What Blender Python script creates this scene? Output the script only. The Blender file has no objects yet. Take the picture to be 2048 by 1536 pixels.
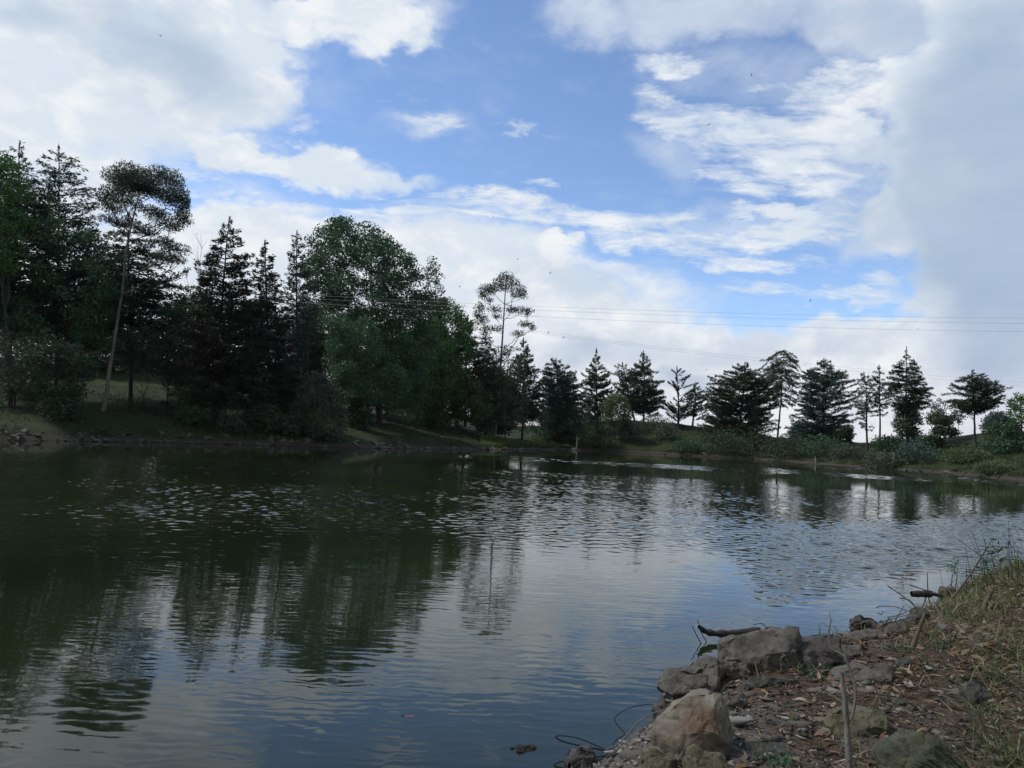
import bpy, bmesh, math, random
import numpy as np
from mathutils import Vector, Matrix, noise as mnoise

S = bpy.context.scene
COL = S.collection
rad = math.radians

# ------------------------------------------------------------------ camera
F = 1547.0                       # focal length in photo pixels (2048 wide)
CAM_Z = 2.0
PITCH, ROLL = 3.85, 2.8
cam_d = bpy.data.cameras.new("camera")
cam_d.sensor_width = 36.0
cam_d.lens = 36.0 * F / 2048.0
cam_d.clip_start = 0.05
cam_d.clip_end = 9000.0
cam = bpy.data.objects.new("camera", cam_d)
COL.objects.link(cam)
CR = Matrix.Rotation(rad(90 + PITCH), 3, 'X') @ Matrix.Rotation(rad(ROLL), 3, 'Z')
cam.matrix_world = Matrix.Translation((0, 0, CAM_Z)) @ CR.to_4x4()
S.camera = cam
CRn = np.array(CR)

def ray(px, py):
    d = CRn @ np.array([(px - 1024) / F, -(py - 768) / F, -1.0])
    return d / np.linalg.norm(d)

def P(px, py, Y):
    d = ray(px, py)
    return np.array([d[0] / d[1] * Y, Y, CAM_Z + d[2] / d[1] * Y])

def W(px, py, z=0.0):
    d = ray(px, py)
    t = (z - CAM_Z) / d[2]
    return np.array([d[0] * t, d[1] * t, z])

# ------------------------------------------------------------------ sky, sun, exposure
SUN_EL, SUN_AZ = 52.0, -78.0
S.view_settings.view_transform = 'Standard'
S.view_settings.look = 'None'
S.view_settings.exposure = 0.0
S.view_settings.gamma = 1.0
world = bpy.data.worlds.new("World")
S.world = world
world.use_nodes = True
nt = world.node_tree
nt.nodes.clear()

class NB:
    """tiny node builder"""
    def __init__(s, tree): s.t = tree
    def n(s, kind, **kw):
        o = s.t.nodes.new(kind)
        for k, v in kw.items(): setattr(o, k, v)
        return o
    def put(s, sock, v):
        if v is None: return
        if isinstance(v, bpy.types.NodeSocket): s.t.links.new(v, sock)
        else: sock.default_value = v
    def m(s, op, a, b=None, c=None, clamp=False):
        o = s.n('ShaderNodeMath', operation=op, use_clamp=clamp)
        for i, v in enumerate((a, b, c)):
            s.put(o.inputs[i], v)
        return o.outputs[0]
    def vm(s, op, a, b=None, out=0, scale=None):
        o = s.n('ShaderNodeVectorMath', operation=op)
        s.put(o.inputs[0], a); s.put(o.inputs[1], b)
        if scale is not None: s.put(o.inputs['Scale'], scale)
        return o.outputs[out]
    def mr(s, v, a, b, c=0.0, d=1.0, smooth=True):
        o = s.n('ShaderNodeMapRange', interpolation_type='SMOOTHSTEP' if smooth else 'LINEAR')
        for i, x in enumerate((v, a, b, c, d)): s.put(o.inputs[i], x)
        return o.outputs[0]
    def noise(s, vec, scale, detail=5, rough=0.55, dist=0.0, out='Fac', dim='3D'):
        o = s.n('ShaderNodeTexNoise', noise_dimensions=dim)
        s.put(o.inputs['Vector'], vec)
        o.inputs['Scale'].default_value = scale
        o.inputs['Detail'].default_value = detail
        o.inputs['Roughness'].default_value = rough
        o.inputs['Distortion'].default_value = dist
        return o.outputs[out]
    def mix(s, f, a, b):
        o = s.n('ShaderNodeMix', data_type='RGBA')
        s.put(o.inputs[0], f)
        for i, v in ((6, a), (7, b)):
            if isinstance(v, tuple) and len(v) == 3: v = v + (1,)
            s.put(o.inputs[i], v)
        return o.outputs[2]
    def ramp(s, f, stops, interp='LINEAR'):
        o = s.n('ShaderNodeValToRGB')
        cr = o.color_ramp
        cr.interpolation = interp
        while len(cr.elements) < len(stops): cr.elements.new(0.5)
        for e, (p, c) in zip(cr.elements, stops):
            e.position = p
            e.color = c if len(c) == 4 else tuple(c) + (1,)
        s.put(o.inputs[0], f)
        return o.outputs[0]
    def mapping(s, vec, loc=(0, 0, 0), rot=(0, 0, 0), sc=(1, 1, 1), kind='POINT'):
        o = s.n('ShaderNodeMapping', vector_type=kind)
        s.put(o.inputs[0], vec)
        o.inputs[1].default_value = loc; o.inputs[2].default_value = rot; o.inputs[3].default_value = sc
        return o.outputs[0]
    def comb(s, x, y, z=0.0):
        o = s.n('ShaderNodeCombineXYZ')
        for i, v in enumerate((x, y, z)): s.put(o.inputs[i], v)
        return o.outputs[0]
    def sep(s, v):
        o = s.n('ShaderNodeSeparateXYZ'); s.put(o.inputs[0], v)
        return o.outputs

def lin(r, g, b):
    return tuple(((c / 255) / 12.92 if c / 255 < 0.04045 else ((c / 255 + 0.055) / 1.055) ** 2.4) for c in (r, g, b))

B = NB(nt)
bg = B.n('ShaderNodeBackground')
out = B.n('ShaderNodeOutputWorld')
nt.links.new(bg.outputs[0], out.inputs[0])
BG = 0.1
bg.inputs[1].default_value = BG
skyn = B.n('ShaderNodeTexSky', sky_type='NISHITA', sun_disc=False, sun_elevation=rad(SUN_EL), sun_rotation=rad(SUN_AZ),
           altitude=2200.0, air_density=1.0, dust_density=0.6, ozone_density=2.0)
tc = B.n('ShaderNodeTexCoord')
D = tc.outputs['Generated']
dx, dy, dz = B.sep(D)
az = B.m('ARCTAN2', dx, dy)
el = B.m('ARCSINE', dz)
AE = B.comb(az, el)
# ragged edges: two octave groups of domain warp
w1 = B.noise(B.mapping(D, sc=(1, 1, 1.7)), 5.0, 3, 0.55, out='Color')
w2 = B.noise(B.mapping(D, sc=(1, 1, 1.7)), 22.0, 4, 0.6, out='Color')
warp = B.vm('ADD', B.vm('SCALE', B.vm('SUBTRACT', w1, (0.5, 0.5, 0.5)), scale=0.11),
            B.vm('SCALE', B.vm('SUBTRACT', w2, (0.5, 0.5, 0.5)), scale=0.045))
AEw = B.vm('ADD', AE, warp)

def azel(px, py):
    d = ray(px, py)
    return np.array([math.atan2(d[0], d[1]), math.asin(d[2])])

def blob(vec, cx, cy, a, b, th=0.0, w=1.0, inner=0.55, outer=1.2):
    c = azel(cx, cy); t = rad(th)
    e1 = azel(cx + 10 * math.cos(t), cy + 10 * math.sin(t)) - c
    e2 = azel(cx - 10 * math.sin(t), cy + 10 * math.cos(t)) - c
    v = B.mapping(vec, loc=(c[0], c[1], 0), rot=(0, 0, math.atan2(e1[1], e1[0])),
                  sc=(a / 10 * float(np.linalg.norm(e1)), b / 10 * float(np.linalg.norm(e2)), 1), kind='TEXTURE')
    v = B.vm('MULTIPLY', v, (1, 1, 0))
    return B.mr(B.vm('LENGTH', v, out=1), outer, inner, 0.0, w)

def field(vec, blobs):
    acc = None
    for bl in blobs:      # chained one after the other so that few values are alive at a time
        v = vec
        if acc is not None:
            o = B.n('ShaderNodeVectorMath', operation='MULTIPLY_ADD')
            B.put(o.inputs[0], acc); o.inputs[1].default_value = (1e-7, 1e-7, 0); B.put(o.inputs[2], vec)
            v = o.outputs[0]
        x = blob(v, *bl)
        acc = x if acc is None else B.m('MAXIMUM', acc, x)
    return acc

# --- cloud masses: (cx, cy, a, b, tilt, weight, inner, outer) in photo pixels, turned into sky directions
SOLID = [
    (150, 90, 520, 330, 0, 1.0, .6, 1.1), (430, 150, 210, 130, 20, 1.0, .6, 1.1), (700, 50, 230, 75, -6, .95, .5, 1.1),
    (810, 70, 140, 52, 0, .9, .4, 1.1), (60, 330, 330, 170, 0, .9, .6, 1.15), (330, 300, 130, 60, 10, .62, .3, 1.1),
    (600, 332, 235, 44, 11, .88, .4, 1.1), (470, 308, 110, 50, 0, .9, .4, 1.1), (780, 372, 120, 26, 14, .6, .2, 1.2),
    (500, 560, 340, 175, 2, 1.0, .7, 1.08), (100, 700, 560, 300, 0, 1.0, .75, 1.05), (880, 760, 540, 345, 4, 1.0, .75, 1.08), (1180, 880, 540, 345, 12, 1.0, .75, 1.05), (1250, 560, 300, 60, 12, .6, .3, 1.2),
    (1600, 900, 560, 275, 0, 1.0, .85, 1.03), (1130, 490, 70, 22, 0, .95, .4, 1.1),
    (1990, 200, 250, 420, 0, 1.0, .65, 1.12), (2020, 540, 250, 300, 0, 1.0, .65, 1.1), (2060, 720, 190, 160, 0, 1.0, .6, 1.1), (1800, 170, 100, 110, 0, .85, .2, 1.2), (1745, 320, 110, 80, 20, .85, .2, 1.2), (1840, 610, 80, 60, 0, .7, .2, 1.2), (1900, 690, 90, 60, 0, .8, .2, 1.2), (1820, 440, 190, 95, -25, .95, .4, 1.15), (1700, 400, 130, 80, -20, .62, .2, 1.2),
    (1890, 330, 150, 130, 0, 1.0, .5, 1.1),
]
STREAK = [
    (1010, 432, 370, 38, 3, .84, .2, 1.2), (1480, 470, 300, 52, 6, .86, .2, 1.15), (1470, 520, 260, 30, 8, .72, .2, 1.2),
    (1570, 412, 150, 28, 0, .9, .3, 1.2), (1320, 430, 190, 34, -6, .7, .2, 1.2), (1300, 470, 160, 34, 0, .85, .2, 1.2),
    (1350, 122, 130, 40, 10, .70, .2, 1.2), (1560, 160, 120, 40, 20, .55, .2, 1.2), (1790, 100, 70, 60, 0, .9, .3, 1.2), (1570, 270, 310, 100, 8, .86, .3, 1.15), (1360, 225, 130, 50, 30, .78, .2, 1.2),
    (1680, 200, 190, 130, 0, .86, .3, 1.15), (1490, 335, 230, 50, 16, .74, .2, 1.2), (1700, 360, 150, 60, 0, .8, .2, 1.2),
    (880, 250, 110, 24, 6, .70, .1, 1.2), (1050, 268, 80, 18, -14, .62, .1, 1.2), (985, 402, 60, 18, 0, .68, .1, 1.2),
    (1088, 388, 55, 13, 0, .66, .1, 1.2), (900, 395, 60, 12, 0, .45, .1, 1.2), (780, 190, 140, 34, 0, .42, .1, 1.2),
    (430, 375, 150, 30, 6, .66, .2, 1.2), (760, 388, 110, 20, 6, .66, .1, 1.2), (1700, 600, 130, 26, 0, .8, .3, 1.2),
    (700, 425, 300, 34, 6, .86, .2, 1.2), (1200, 440, 260, 40, 0, .8, .2, 1.2), (1640, 450, 170, 60, -10, .9, .3, 1.2), (1690, 250, 120, 90, 0, 1.0, .3, 1.2), (1560, 250, 160, 40, -8, .9, .2, 1.2), (1620, 330, 200, 90, 0, .8, .2, 1.2), (1480, 575, 230, 28, 8, .58, .1, 1.2), (1760, 560, 80, 50, 0, .6, .2, 1.2), (560, 250, 100, 70, 0, .5, .1, 1.2), (330, 300, 200, 80, 6, .8, .2, 1.2),
]
fs = field(AEw, SOLID)
ft = field(AEw, STREAK)
# a plane of thin cloud overhead: streaks run with the wind
den = B.m('ADD', B.m('MAXIMUM', dz, 0.0), 0.16)
PL = B.comb(B.m('DIVIDE', dx, den), B.m('DIVIDE', dy, den))
st = B.noise(B.mapping(PL, rot=(0, 0, 0.35), sc=(1.0, 2.0, 1)), 4.6, 10, 0.70, 0.3)
bn = B.noise(B.mapping(D, sc=(1, 1, 1.9)), 9.0, 9, 0.6, 0.2)
solid = B.mr(B.m('ADD', fs, B.m('MULTIPLY', B.m('SUBTRACT', bn, 0.5), 1.35)), 0.06, 0.92)
streak = B.mr(B.m('ADD', ft, B.m('MULTIPLY', B.m('SUBTRACT', st, 0.5), 2.4)), 0.22, 1.12)
thin = B.m('MULTIPLY', B.mr(st, 0.50, 0.80), 0.14)
rear = B.mr(dy, 0.15, -0.25)
VEIL = [(1450, 10, 460, 110, 0, 1.0, .2, 1.15), (1190, 30, 120, 90, 0, .9, .1, 1.2), (1760, 20, 260, 130, 0, 1.0, .3, 1.2), (1480, 130, 260, 90, 8, .5, .0, 1.3), (860, 60, 130, 60, 0, .7, .1, 1.2),
        (1500, 440, 300, 60, 4, .6, .1, 1.2), (520, 400, 200, 60, 4, .55, .1, 1.2), (1350, 300, 120, 80, 30, .5, .1, 1.2), (860, 250, 140, 36, 4, .5, .1, 1.2), (640, 200, 110, 120, 0, .32, .0, 1.3)]
fv = field(AEw, VEIL)
vn = B.noise(B.mapping(D, sc=(1, 1, 1.6)), 7.0, 8, 0.62, 0.3)
veil = B.m('MULTIPLY', B.mr(B.m('ADD', fv, B.m('MULTIPLY', B.m('SUBTRACT', vn, 0.5), 1.3)), 0.1, 1.1), 0.80)
thin = B.m('MAXIMUM', thin, veil)
den_all = B.m('MAXIMUM', B.m('MAXIMUM', solid, streak), B.m('MAXIMUM', rear, thin), clamp=True)
# grey undersides
GREY = [
    (330, 130, 330, 110, 22, .75, .1, 1.2), (120, 60, 300, 60, 10, .5, .1, 1.2), (1980, 330, 260, 460, 0, 1.0, .5, 1.1),
    (1980, 600, 210, 270, 0, 1.0, .3, 1.15), (1760, 330, 90, 70, 10, .6, .0, 1.3), (1770, 450, 190, 110, -15, .8, .1, 1.2), (1750, 40, 300, 70, 0, .6, .1, 1.2),
    (1500, 30, 260, 60, 0, .4, .1, 1.2), (1620, 690, 420, 40, 0, .35, .1, 1.2), (1400, 690, 300, 60, 0, .45, .1, 1.2),
    (1180, 700, 130, 45, 0, .6, .1, 1.2), (1150, 560, 260, 60, 8, .3, .1, 1.2), (1380, 740, 90, 40, 0, .7, .2, 1.2),
]
g = field(AEw, GREY)
c2 = B.noise(B.mapping(D, sc=(1, 1, 2.0)), 6.0, 6, 0.55)
c3 = B.noise(B.mapping(D, sc=(1, 1, 1.6)), 16.0, 6, 0.6, 0.3)
shade = B.m('ADD', B.m('MULTIPLY', g, 0.9), B.m('MULTIPLY', B.m('SUBTRACT', c2, 0.55), 0.8), clamp=True)
lo = B.mr(el, 0.0, 0.22)                                      # low clouds are warmer and brighter than the high ones
white = B.mix(lo, lin(226, 228, 236), lin(220, 230, 241))
white = B.mix(B.m('MULTIPLY', B.mr(c3, 0.42, 0.70), 0.85), white, lin(247, 249, 250))
grey = B.mix(lo, lin(154, 173, 203), lin(165, 186, 212))
cloud = B.mix(shade, white, grey)
cloud = B.mix(rear, cloud, lin(172, 178, 186))  # unseen cloud behind the camera, added and toned to set the front light
cloud = B.vm('SCALE', cloud, scale=1.0 / BG)
# the clear air itself: the Nishita sky, a little deeper and more violet as the phone recorded it
blue = B.vm('MULTIPLY', skyn.outputs[0], (1.84, 1.87, 1.93))
skycol = B.mix(den_all, blue, cloud)
nt.links.new(skycol, bg.inputs[0])
SKY_BLUE = blue

sun_d = bpy.data.lights.new("sun", 'SUN')
sun_d.energy = 2.9
sun_d.angle = rad(10)
sun_d.color = (1.0, 0.95, 0.88)
sun = bpy.data.objects.new("sun", sun_d)
COL.objects.link(sun)
sd = Vector((math.sin(rad(SUN_AZ)) * math.cos(rad(SUN_EL)), math.cos(rad(SUN_AZ)) * math.cos(rad(SUN_EL)), math.sin(rad(SUN_EL))))
sun.rotation_euler = sd.to_track_quat('Z', 'Y').to_euler()
sun.location = (0, 0, 50)
S.cycles.max_bounces = 6
S.cycles.diffuse_bounces = 3
S.cycles.glossy_bounces = 3
S.cycles.transmission_bounces = 2
S.cycles.transparent_max_bounces = 4

# ------------------------------------------------------------------ shared helpers
def link_mesh(name, me, mat=None, parent=None, loc=None):
    o = bpy.data.objects.new(name, me)
    COL.objects.link(o)
    if mat: me.materials.append(mat)
    if parent: o.parent = parent
    if loc is not None: o.location = loc
    return o

def np_mesh(name, V, Fq, smooth=False):
    """V (n,3); Fq (m,k) faces all with k corners"""
    V = np.asarray(V, dtype=np.float32); Fq = np.asarray(Fq, dtype=np.int32)
    me = bpy.data.meshes.new(name)
    me.vertices.add(len(V)); me.vertices.foreach_set('co', V.ravel())
    k = Fq.shape[1]
    me.loops.add(Fq.size); me.loops.foreach_set('vertex_index', Fq.ravel())
    me.polygons.add(len(Fq)); me.polygons.foreach_set('loop_start', np.arange(0, Fq.size, k, dtype=np.int32))
    me.update(calc_edges=True)
    if smooth: me.polygons.foreach_set('use_smooth', np.ones(len(Fq), dtype=bool))
    return me

def tag(o, label=None, cat=None, group=None, kind=None):
    if label: o['label'] = label
    if cat: o['category'] = cat
    if group: o['group'] = group
    if kind: o['kind'] = kind
    return o

def thing(name, loc, label, cat, group=None):
    o = bpy.data.objects.new(name, None)
    o.empty_display_size = 0.3
    COL.objects.link(o)
    o.location = tuple(float(v) for v in loc)
    return tag(o, label, cat, group)

class Tubes:
    def __init__(s): s.V = []; s.F = []; s.n = 0
    def add(s, pts, radii, k=5):
        pts = np.asarray(pts, float); n = len(pts)
        radii = np.broadcast_to(np.asarray(radii, float), (n,))
        t = np.gradient(pts, axis=0)
        t /= np.linalg.norm(t, axis=1, keepdims=True) + 1e-9
        ref = np.array([0.31, 0.95, 0.05]) if abs(t[0][2]) > 0.7 else np.array([0.02, 0.05, 1.0])
        u = np.cross(t, ref); u /= np.linalg.norm(u, axis=1, keepdims=True) + 1e-9
        v = np.cross(t, u)
        a = np.linspace(0, 2 * math.pi, k, endpoint=False)
        ring = pts[:, None, :] + radii[:, None, None] * (u[:, None, :] * np.cos(a)[None, :, None] + v[:, None, :] * np.sin(a)[None, :, None])
        s.V.append(ring.reshape(-1, 3))
        i = np.arange(n - 1)[:, None] * k; j = np.arange(k)[None, :]; j2 = (j + 1) % k
        q = np.stack([i + j, i + j2, i + k + j2, i + k + j], -1).reshape(-1, 4) + s.n
        s.F.append(q); s.n += n * k
    def mesh(s, name, origin=(0, 0, 0)):
        V = np.concatenate(s.V) - np.asarray(origin)
        return np_mesh(name, V, np.concatenate(s.F), smooth=True)

def mat_new(name):
    m = bpy.data.materials.new(name); m.use_nodes = True
    t = m.node_tree; t.nodes.clear()
    b = NB(t)
    o = b.n('ShaderNodeOutputMaterial')
    p = b.n('ShaderNodeBsdfPrincipled')
    t.links.new(p.outputs[0], o.inputs[0])
    return m, b, p, o
# ------------------------------------------------------------------ the pond outline and the ground
FAR_PX = [(-500, 872), (-200, 877), (0, 881), (300, 885), (500, 890), (700, 896), (900, 899), (1050, 900), (1130, 900), (1200, 902), (1300, 907),
          (1400, 913), (1500, 918), (1600, 926), (1700, 934), (1800, 941), (1900, 949), (2048, 963), (2300, 990)]
NEAR_PX = [(2600, 1085), (2300, 1125), (2120, 1150), (2048, 1160), (1960, 1172), (1900, 1196), (1850, 1228), (1760, 1268), (1700, 1282), (1600, 1296),
           (1480, 1312), (1400, 1345), (1318, 1395), (1305, 1440), (1240, 1490), (1180, 1540), (1100, 1640)]
far_pts = [W(x, y)[:2] for x, y in FAR_PX]
near_pts = [W(x, y)[:2] for x, y in NEAR_PX]
POND = np.array(far_pts + [(75.0, 62.0), (70.0, 45.0), (45.0, 32.0)] + near_pts + [(-2.5, 3.0), (-9.0, 1.0), (-22.0, -6.0), (-42.0, -4.0), (-60.0, 12.0)])

def pond_sd(X, Y):
    """distance to the waterline, positive on land"""
    X = np.asarray(X, float); Y = np.asarray(Y, float)
    best = np.full(X.shape, 1e9); inside = np.zeros(X.shape, bool)
    n = len(POND)
    for i in range(n):
        ax, ay = POND[i]; bx, by = POND[(i + 1) % n]
        ex, ey = bx - ax, by - ay
        t = np.clip(((X - ax) * ex + (Y - ay) * ey) / (ex * ex + ey * ey), 0, 1)
        best = np.minimum(best, np.hypot(X - ax - t * ex, Y - ay - t * ey))
        c = ((ay > Y) != (by > Y)) & (X < (bx - ax) * (Y - ay) / (by - ay + 1e-12) + ax)
        inside ^= c
    return np.where(inside, -best, best)

_rng = np.random.default_rng(11)
_L = _rng.random((4, 256, 256))
def vnoise(X, Y, k=0):
    X = np.asarray(X, float); Y = np.asarray(Y, float)
    xi = np.floor(X).astype(int); yi = np.floor(Y).astype(int)
    fx = X - xi; fy = Y - yi
    fx = fx * fx * (3 - 2 * fx); fy = fy * fy * (3 - 2 * fy)
    L = _L[k]
    a = L[xi % 256, yi % 256]; b = L[(xi + 1) % 256, yi % 256]; c = L[xi % 256, (yi + 1) % 256]; d = L[(xi + 1) % 256, (yi + 1) % 256]
    return (a * (1 - fx) + b * fx) * (1 - fy) + (c * (1 - fx) + d * fx) * fy - 0.5

# crest of the hill behind the far shore: photo column, photo row, metres behind the waterline
CREST = [(-400, 705, 55), (0, 710, 55), (300, 712, 52), (480, 735, 48), (600, 765, 45), (800, 785, 42), (1000, 842, 32), (1100, 852, 28), (1250, 838, 24),
         (1350, 846, 22), (1450, 864, 22), (1600, 878, 22), (1750, 880, 22), (1850, 874, 22), (1950, 864, 24), (2048, 856, 26), (2500, 830, 32)]
_ca, _cz, _cs = [], [], []
_fd = [(math.atan2(p[0], p[1]), math.hypot(*p)) for p in far_pts]
for cx, cy, cs in CREST:
    d = ray(cx, cy); a = math.atan2(d[0], d[1])
    r = float(np.interp(a, [q[0] for q in _fd], [q[1] for q in _fd])) + cs
    _ca.append(a); _cs.append(cs); _cz.append(CAM_Z + r * d[2] / math.hypot(d[0], d[1]))
_cr = [float(np.interp(a, [q[0] for q in _fd], [q[1] for q in _fd])) + c for a, c in zip(_ca, _cs)]

def ground(X, Y):
    X = np.asarray(X, float); Y = np.asarray(Y, float)
    s = pond_sd(X, Y); r = np.hypot(X, Y); a = np.arctan2(X, Y)
    cz = np.interp(a, _ca, _cz); cs = np.interp(a, _ca, _cs)
    # far side: a low stony edge, then the hill, then ground that falls away
    t = np.clip(s / cs, 0, 1)
    up = 0.35 * (1 - np.exp(-np.maximum(s, 0) / 0.8)) + (cz - 0.35) * (t ** 0.85) * (1 - 0.12 * np.sin(t * math.pi))
    back = np.maximum(s - cs, 0)
    left = np.clip((0.05 - a) / 0.3, 0, 1)
    far = up - back * (0.02 * left + 0.16 * (1 - left)) * np.clip(back / 15, 0, 1)
    far = np.maximum(far, -6.0)
    far = far + (0.30 * vnoise(X / 3.1, Y / 3.1) + 0.12 * vnoise(X / 0.9, Y / 0.9, 1) + 0.8 * vnoise(X / 11, Y / 11, 2)) * np.clip(s / 5, 0, 1) * np.clip(1.6 - back / 10, 0.25, 1)
    # near side: the bank the camera stands on
    near = 0.26 * (1 - np.exp(-np.maximum(s, 0) / 0.35)) + 0.045 * np.clip(s, 0, 14)
    near = near + 0.55 * np.clip((X - 2.2) / 4.5, 0, 1) ** 1.2 * np.clip(s / 1.8, 0, 1)
    near = near + (0.10 * vnoise(X / .55, Y / .55) + 0.045 * vnoise(X / .17, Y / .17, 1) + 0.018 * vnoise(X / .06, Y / .06, 2)) * np.clip(s / 0.3, 0, 1)
    w = np.clip((r - 26) / 20, 0, 1); w = w * w * (3 - 2 * w)
    land = near * (1 - w) + far * w
    bed = -np.minimum(-s * 0.55, 2.5)
    return np.where(s > 0, land, bed)

def ground1(x, y): return float(ground(np.array([x]), np.array([y]))[0])

def G(px, py, rmin=2.0, rmax=260.0):
    """where the photo ray meets the ground (or water)"""
    d = ray(px, py)
    t = np.geomspace(rmin, rmax, 900)
    X, Y, Z = d[0] * t, d[1] * t, CAM_Z + d[2] * t
    g = np.maximum(ground(X, Y), 0.0)
    k = np.nonzero(Z < g)[0]
    if len(k) == 0: return None
    k = k[0]
    return np.array([X[k], Y[k], g[k]])

# --- one polar sheet, fine near the camera and inside the view
aa = np.concatenate([np.linspace(-math.pi, -0.75, 90, endpoint=False), np.linspace(-0.75, 0.75, 620, endpoint=False), np.linspace(0.75, math.pi, 90, endpoint=False)])
rr = np.concatenate([[0.02], np.geomspace(0.6, 12, 330, endpoint=False), np.geomspace(12, 260, 420, endpoint=False), np.geomspace(260, 6000, 40)])
A, R = np.meshgrid(aa, rr)
GX, GY = R * np.sin(A), R * np.cos(A)
GZ = ground(GX, GY)
na, nr = len(aa), len(rr)
i = np.arange(nr - 1)[:, None] * na; j = np.arange(na)[None, :]; j2 = (j + 1) % na
quads = np.stack([i + j, i + j2, i + na + j2, i + na + j], -1).reshape(-1, 4)[:, ::-1]
me = np_mesh("ground", np.stack([GX, GY, GZ], -1).reshape(-1, 3), quads, smooth=True)

m, b, p, o = mat_new("earth")
geo = b.n('ShaderNodeNewGeometry'); pos = geo.outputs['Position']
x_, y_, z_ = b.sep(pos)
dist = b.vm('LENGTH', b.vm('MULTIPLY', pos, (1, 1, 0)), out=1)
n1 = b.noise(pos, 1.3, 6, 0.6); n2 = b.noise(pos, 9.0, 6, 0.65); n3 = b.noise(pos, 45.0, 4, 0.7)
soil = b.ramp(n2, [(0.25, (0.030, 0.024, 0.018)), (0.45, (0.060, 0.044, 0.031)), (0.6, (0.085, 0.048, 0.028)), (0.8, (0.13, 0.10, 0.072))])
grit = b.ramp(n3, [(0.3, (0.055, 0.050, 0.042)), (0.55, (0.13, 0.12, 0.105)), (0.8, (0.24, 0.225, 0.20))])
near_c = b.mix(b.mr(b.m('ADD', n1, b.m('MULTIPLY', x_, 0.12)), 0.55, 0.85), grit, soil)
moss = b.ramp(n2, [(0.3, (0.02, 0.032, 0.010)), (0.7, (0.065, 0.085, 0.025))])
near_c = b.mix(b.mr(b.m('ADD', b.m('MULTIPLY', x_, 0.10), n1), 0.90, 1.15), near_c, moss)
farg = b.ramp(n1, [(0.3, (0.014, 0.021, 0.008)), (0.55, (0.028, 0.042, 0.013)), (0.75, (0.050, 0.058, 0.022))])
stony = b.ramp(n2, [(0.3, (0.022, 0.019, 0.015)), (0.6, (0.062, 0.053, 0.040)), (0.8, (0.11, 0.097, 0.078))])
farc = b.mix(b.mr(z_, 0.25, 0.7), stony, farg)
colr = b.mix(b.mr(dist, 22.0, 40.0), near_c, farc)
wet = b.mr(z_, 0.10, 0.01)
colr = b.mix(b.m('MULTIPLY', wet, 0.55), colr, (0.012, 0.011, 0.008))
b.put(p.inputs['Base Color'], colr)
p.inputs['Roughness'].default_value = 0.92
p.inputs['Specular IOR Level'].default_value = 0.2
bp = b.n('ShaderNodeBump'); bp.inputs['Distance'].default_value = 0.03; bp.inputs['Strength'].default_value = 0.8
b.put(bp.inputs['Height'], b.m('ADD', n3, n2)); b.put(p.inputs['Normal'], bp.outputs[0])
tag(link_mesh("ground", me, m), kind='structure')

# ------------------------------------------------------------------ the water
m, b, p, o = mat_new("pond_water")
geo = b.n('ShaderNodeNewGeometry'); pos = geo.outputs['Position']
x_, y_, z_ = b.sep(pos)
dist = b.vm('LENGTH', pos, out=1)
wob = b.noise(b.mapping(pos, sc=(0.05, 0.16, 1)), 1.0, 3, 0.55)
dw = b.m('MULTIPLY', dist, b.mr(wob, 0.2, 0.8, 0.78, 1.25, smooth=False))
# wind bands: ruffled between 17 and 42 m, calm to 80 m, ruffled again below the far bank
#, b.m('MULTIPLY', b.mr(dw, 13.0, 20.0), b.mr(dw, 46.0, 36.0)), b.m('MULTIPLY', b.mr(dw, 82.0, 92.0), b.mr(dw, 150.0, 128.0)))
patch = b.noise(b.mapping(pos, sc=(0.10, 0.22, 1)), 1.0, 4, 0.6)
#, b.mr(patch, 0.30, 0.60, 0.35, 1.0))
def slope(vec_scale, rot, scale, detail, rough):
    c = b.noise(b.mapping(pos, rot=(0, 0, rot), sc=vec_scale), scale, detail, rough, out='Color')
    return b.vm('SUBTRACT', c, (0.5, 0.5, 0.5))
s1 = slope((0.30, 1.0, 1), 0.06, 6.5, 3, 0.55)     # long crests, about 0.15 m apart
s2 = slope((0.25, 1.0, 1), -0.15, 2.6, 2, 0.5)     # slower swell
near_amp = b.mr(patch, 0.35, 0.65, 0.45, .9)
v = b.vm('SCALE', b.vm('MULTIPLY', s1, (0.04, 0.10, 0)), scale=near_amp)
v = b.vm('ADD', v, b.vm('SCALE', b.vm('MULTIPLY', s2, (0.015, 0.05, 0)), scale=near_amp))
def ripples(lam, rot, dist_, amp):
    w = b.n('ShaderNodeTexWave', wave_type='BANDS', bands_direction='Y', wave_profile='SIN')
    b.put(w.inputs['Vector'], b.mapping(pos, rot=(0, 0, rot), sc=(.7, 1, 1)))
    w.inputs['Scale'].default_value = 0.314 / lam; w.inputs['Distortion'].default_value = dist_
    w.inputs['Detail'].default_value = 2.0; w.inputs['Detail Scale'].default_value = 1.6; w.inputs['Detail Roughness'].default_value = .55
    return b.m('MULTIPLY', b.m('SUBTRACT', w.outputs['Fac'], .5), amp)
pr = b.noise(b.mapping(pos, sc=(0.25, 0.5, 1)), 1.0, 3, 0.6)
rp = b.m('ADD', b.m('MULTIPLY', ripples(.16, .05, 7.0, .036), b.mr(pr, .35, .6)), b.m('MULTIPLY', ripples(.10, -.12, 9.0, .032), b.mr(pr, .65, .4)))
near_k = b.mr(dist, 26.0, 9.0, .12, .62)
rp = b.m('MULTIPLY', rp, near_k)
v = b.vm('SCALE', v, scale=near_k)
v = b.vm('ADD', v, b.comb(b.m('MULTIPLY', rp, .12), rp, 0.0))
nrm = b.vm('NORMALIZE', b.vm('ADD', v, geo.outputs['Normal']))
b.put(p.inputs['Normal'], nrm)
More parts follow.
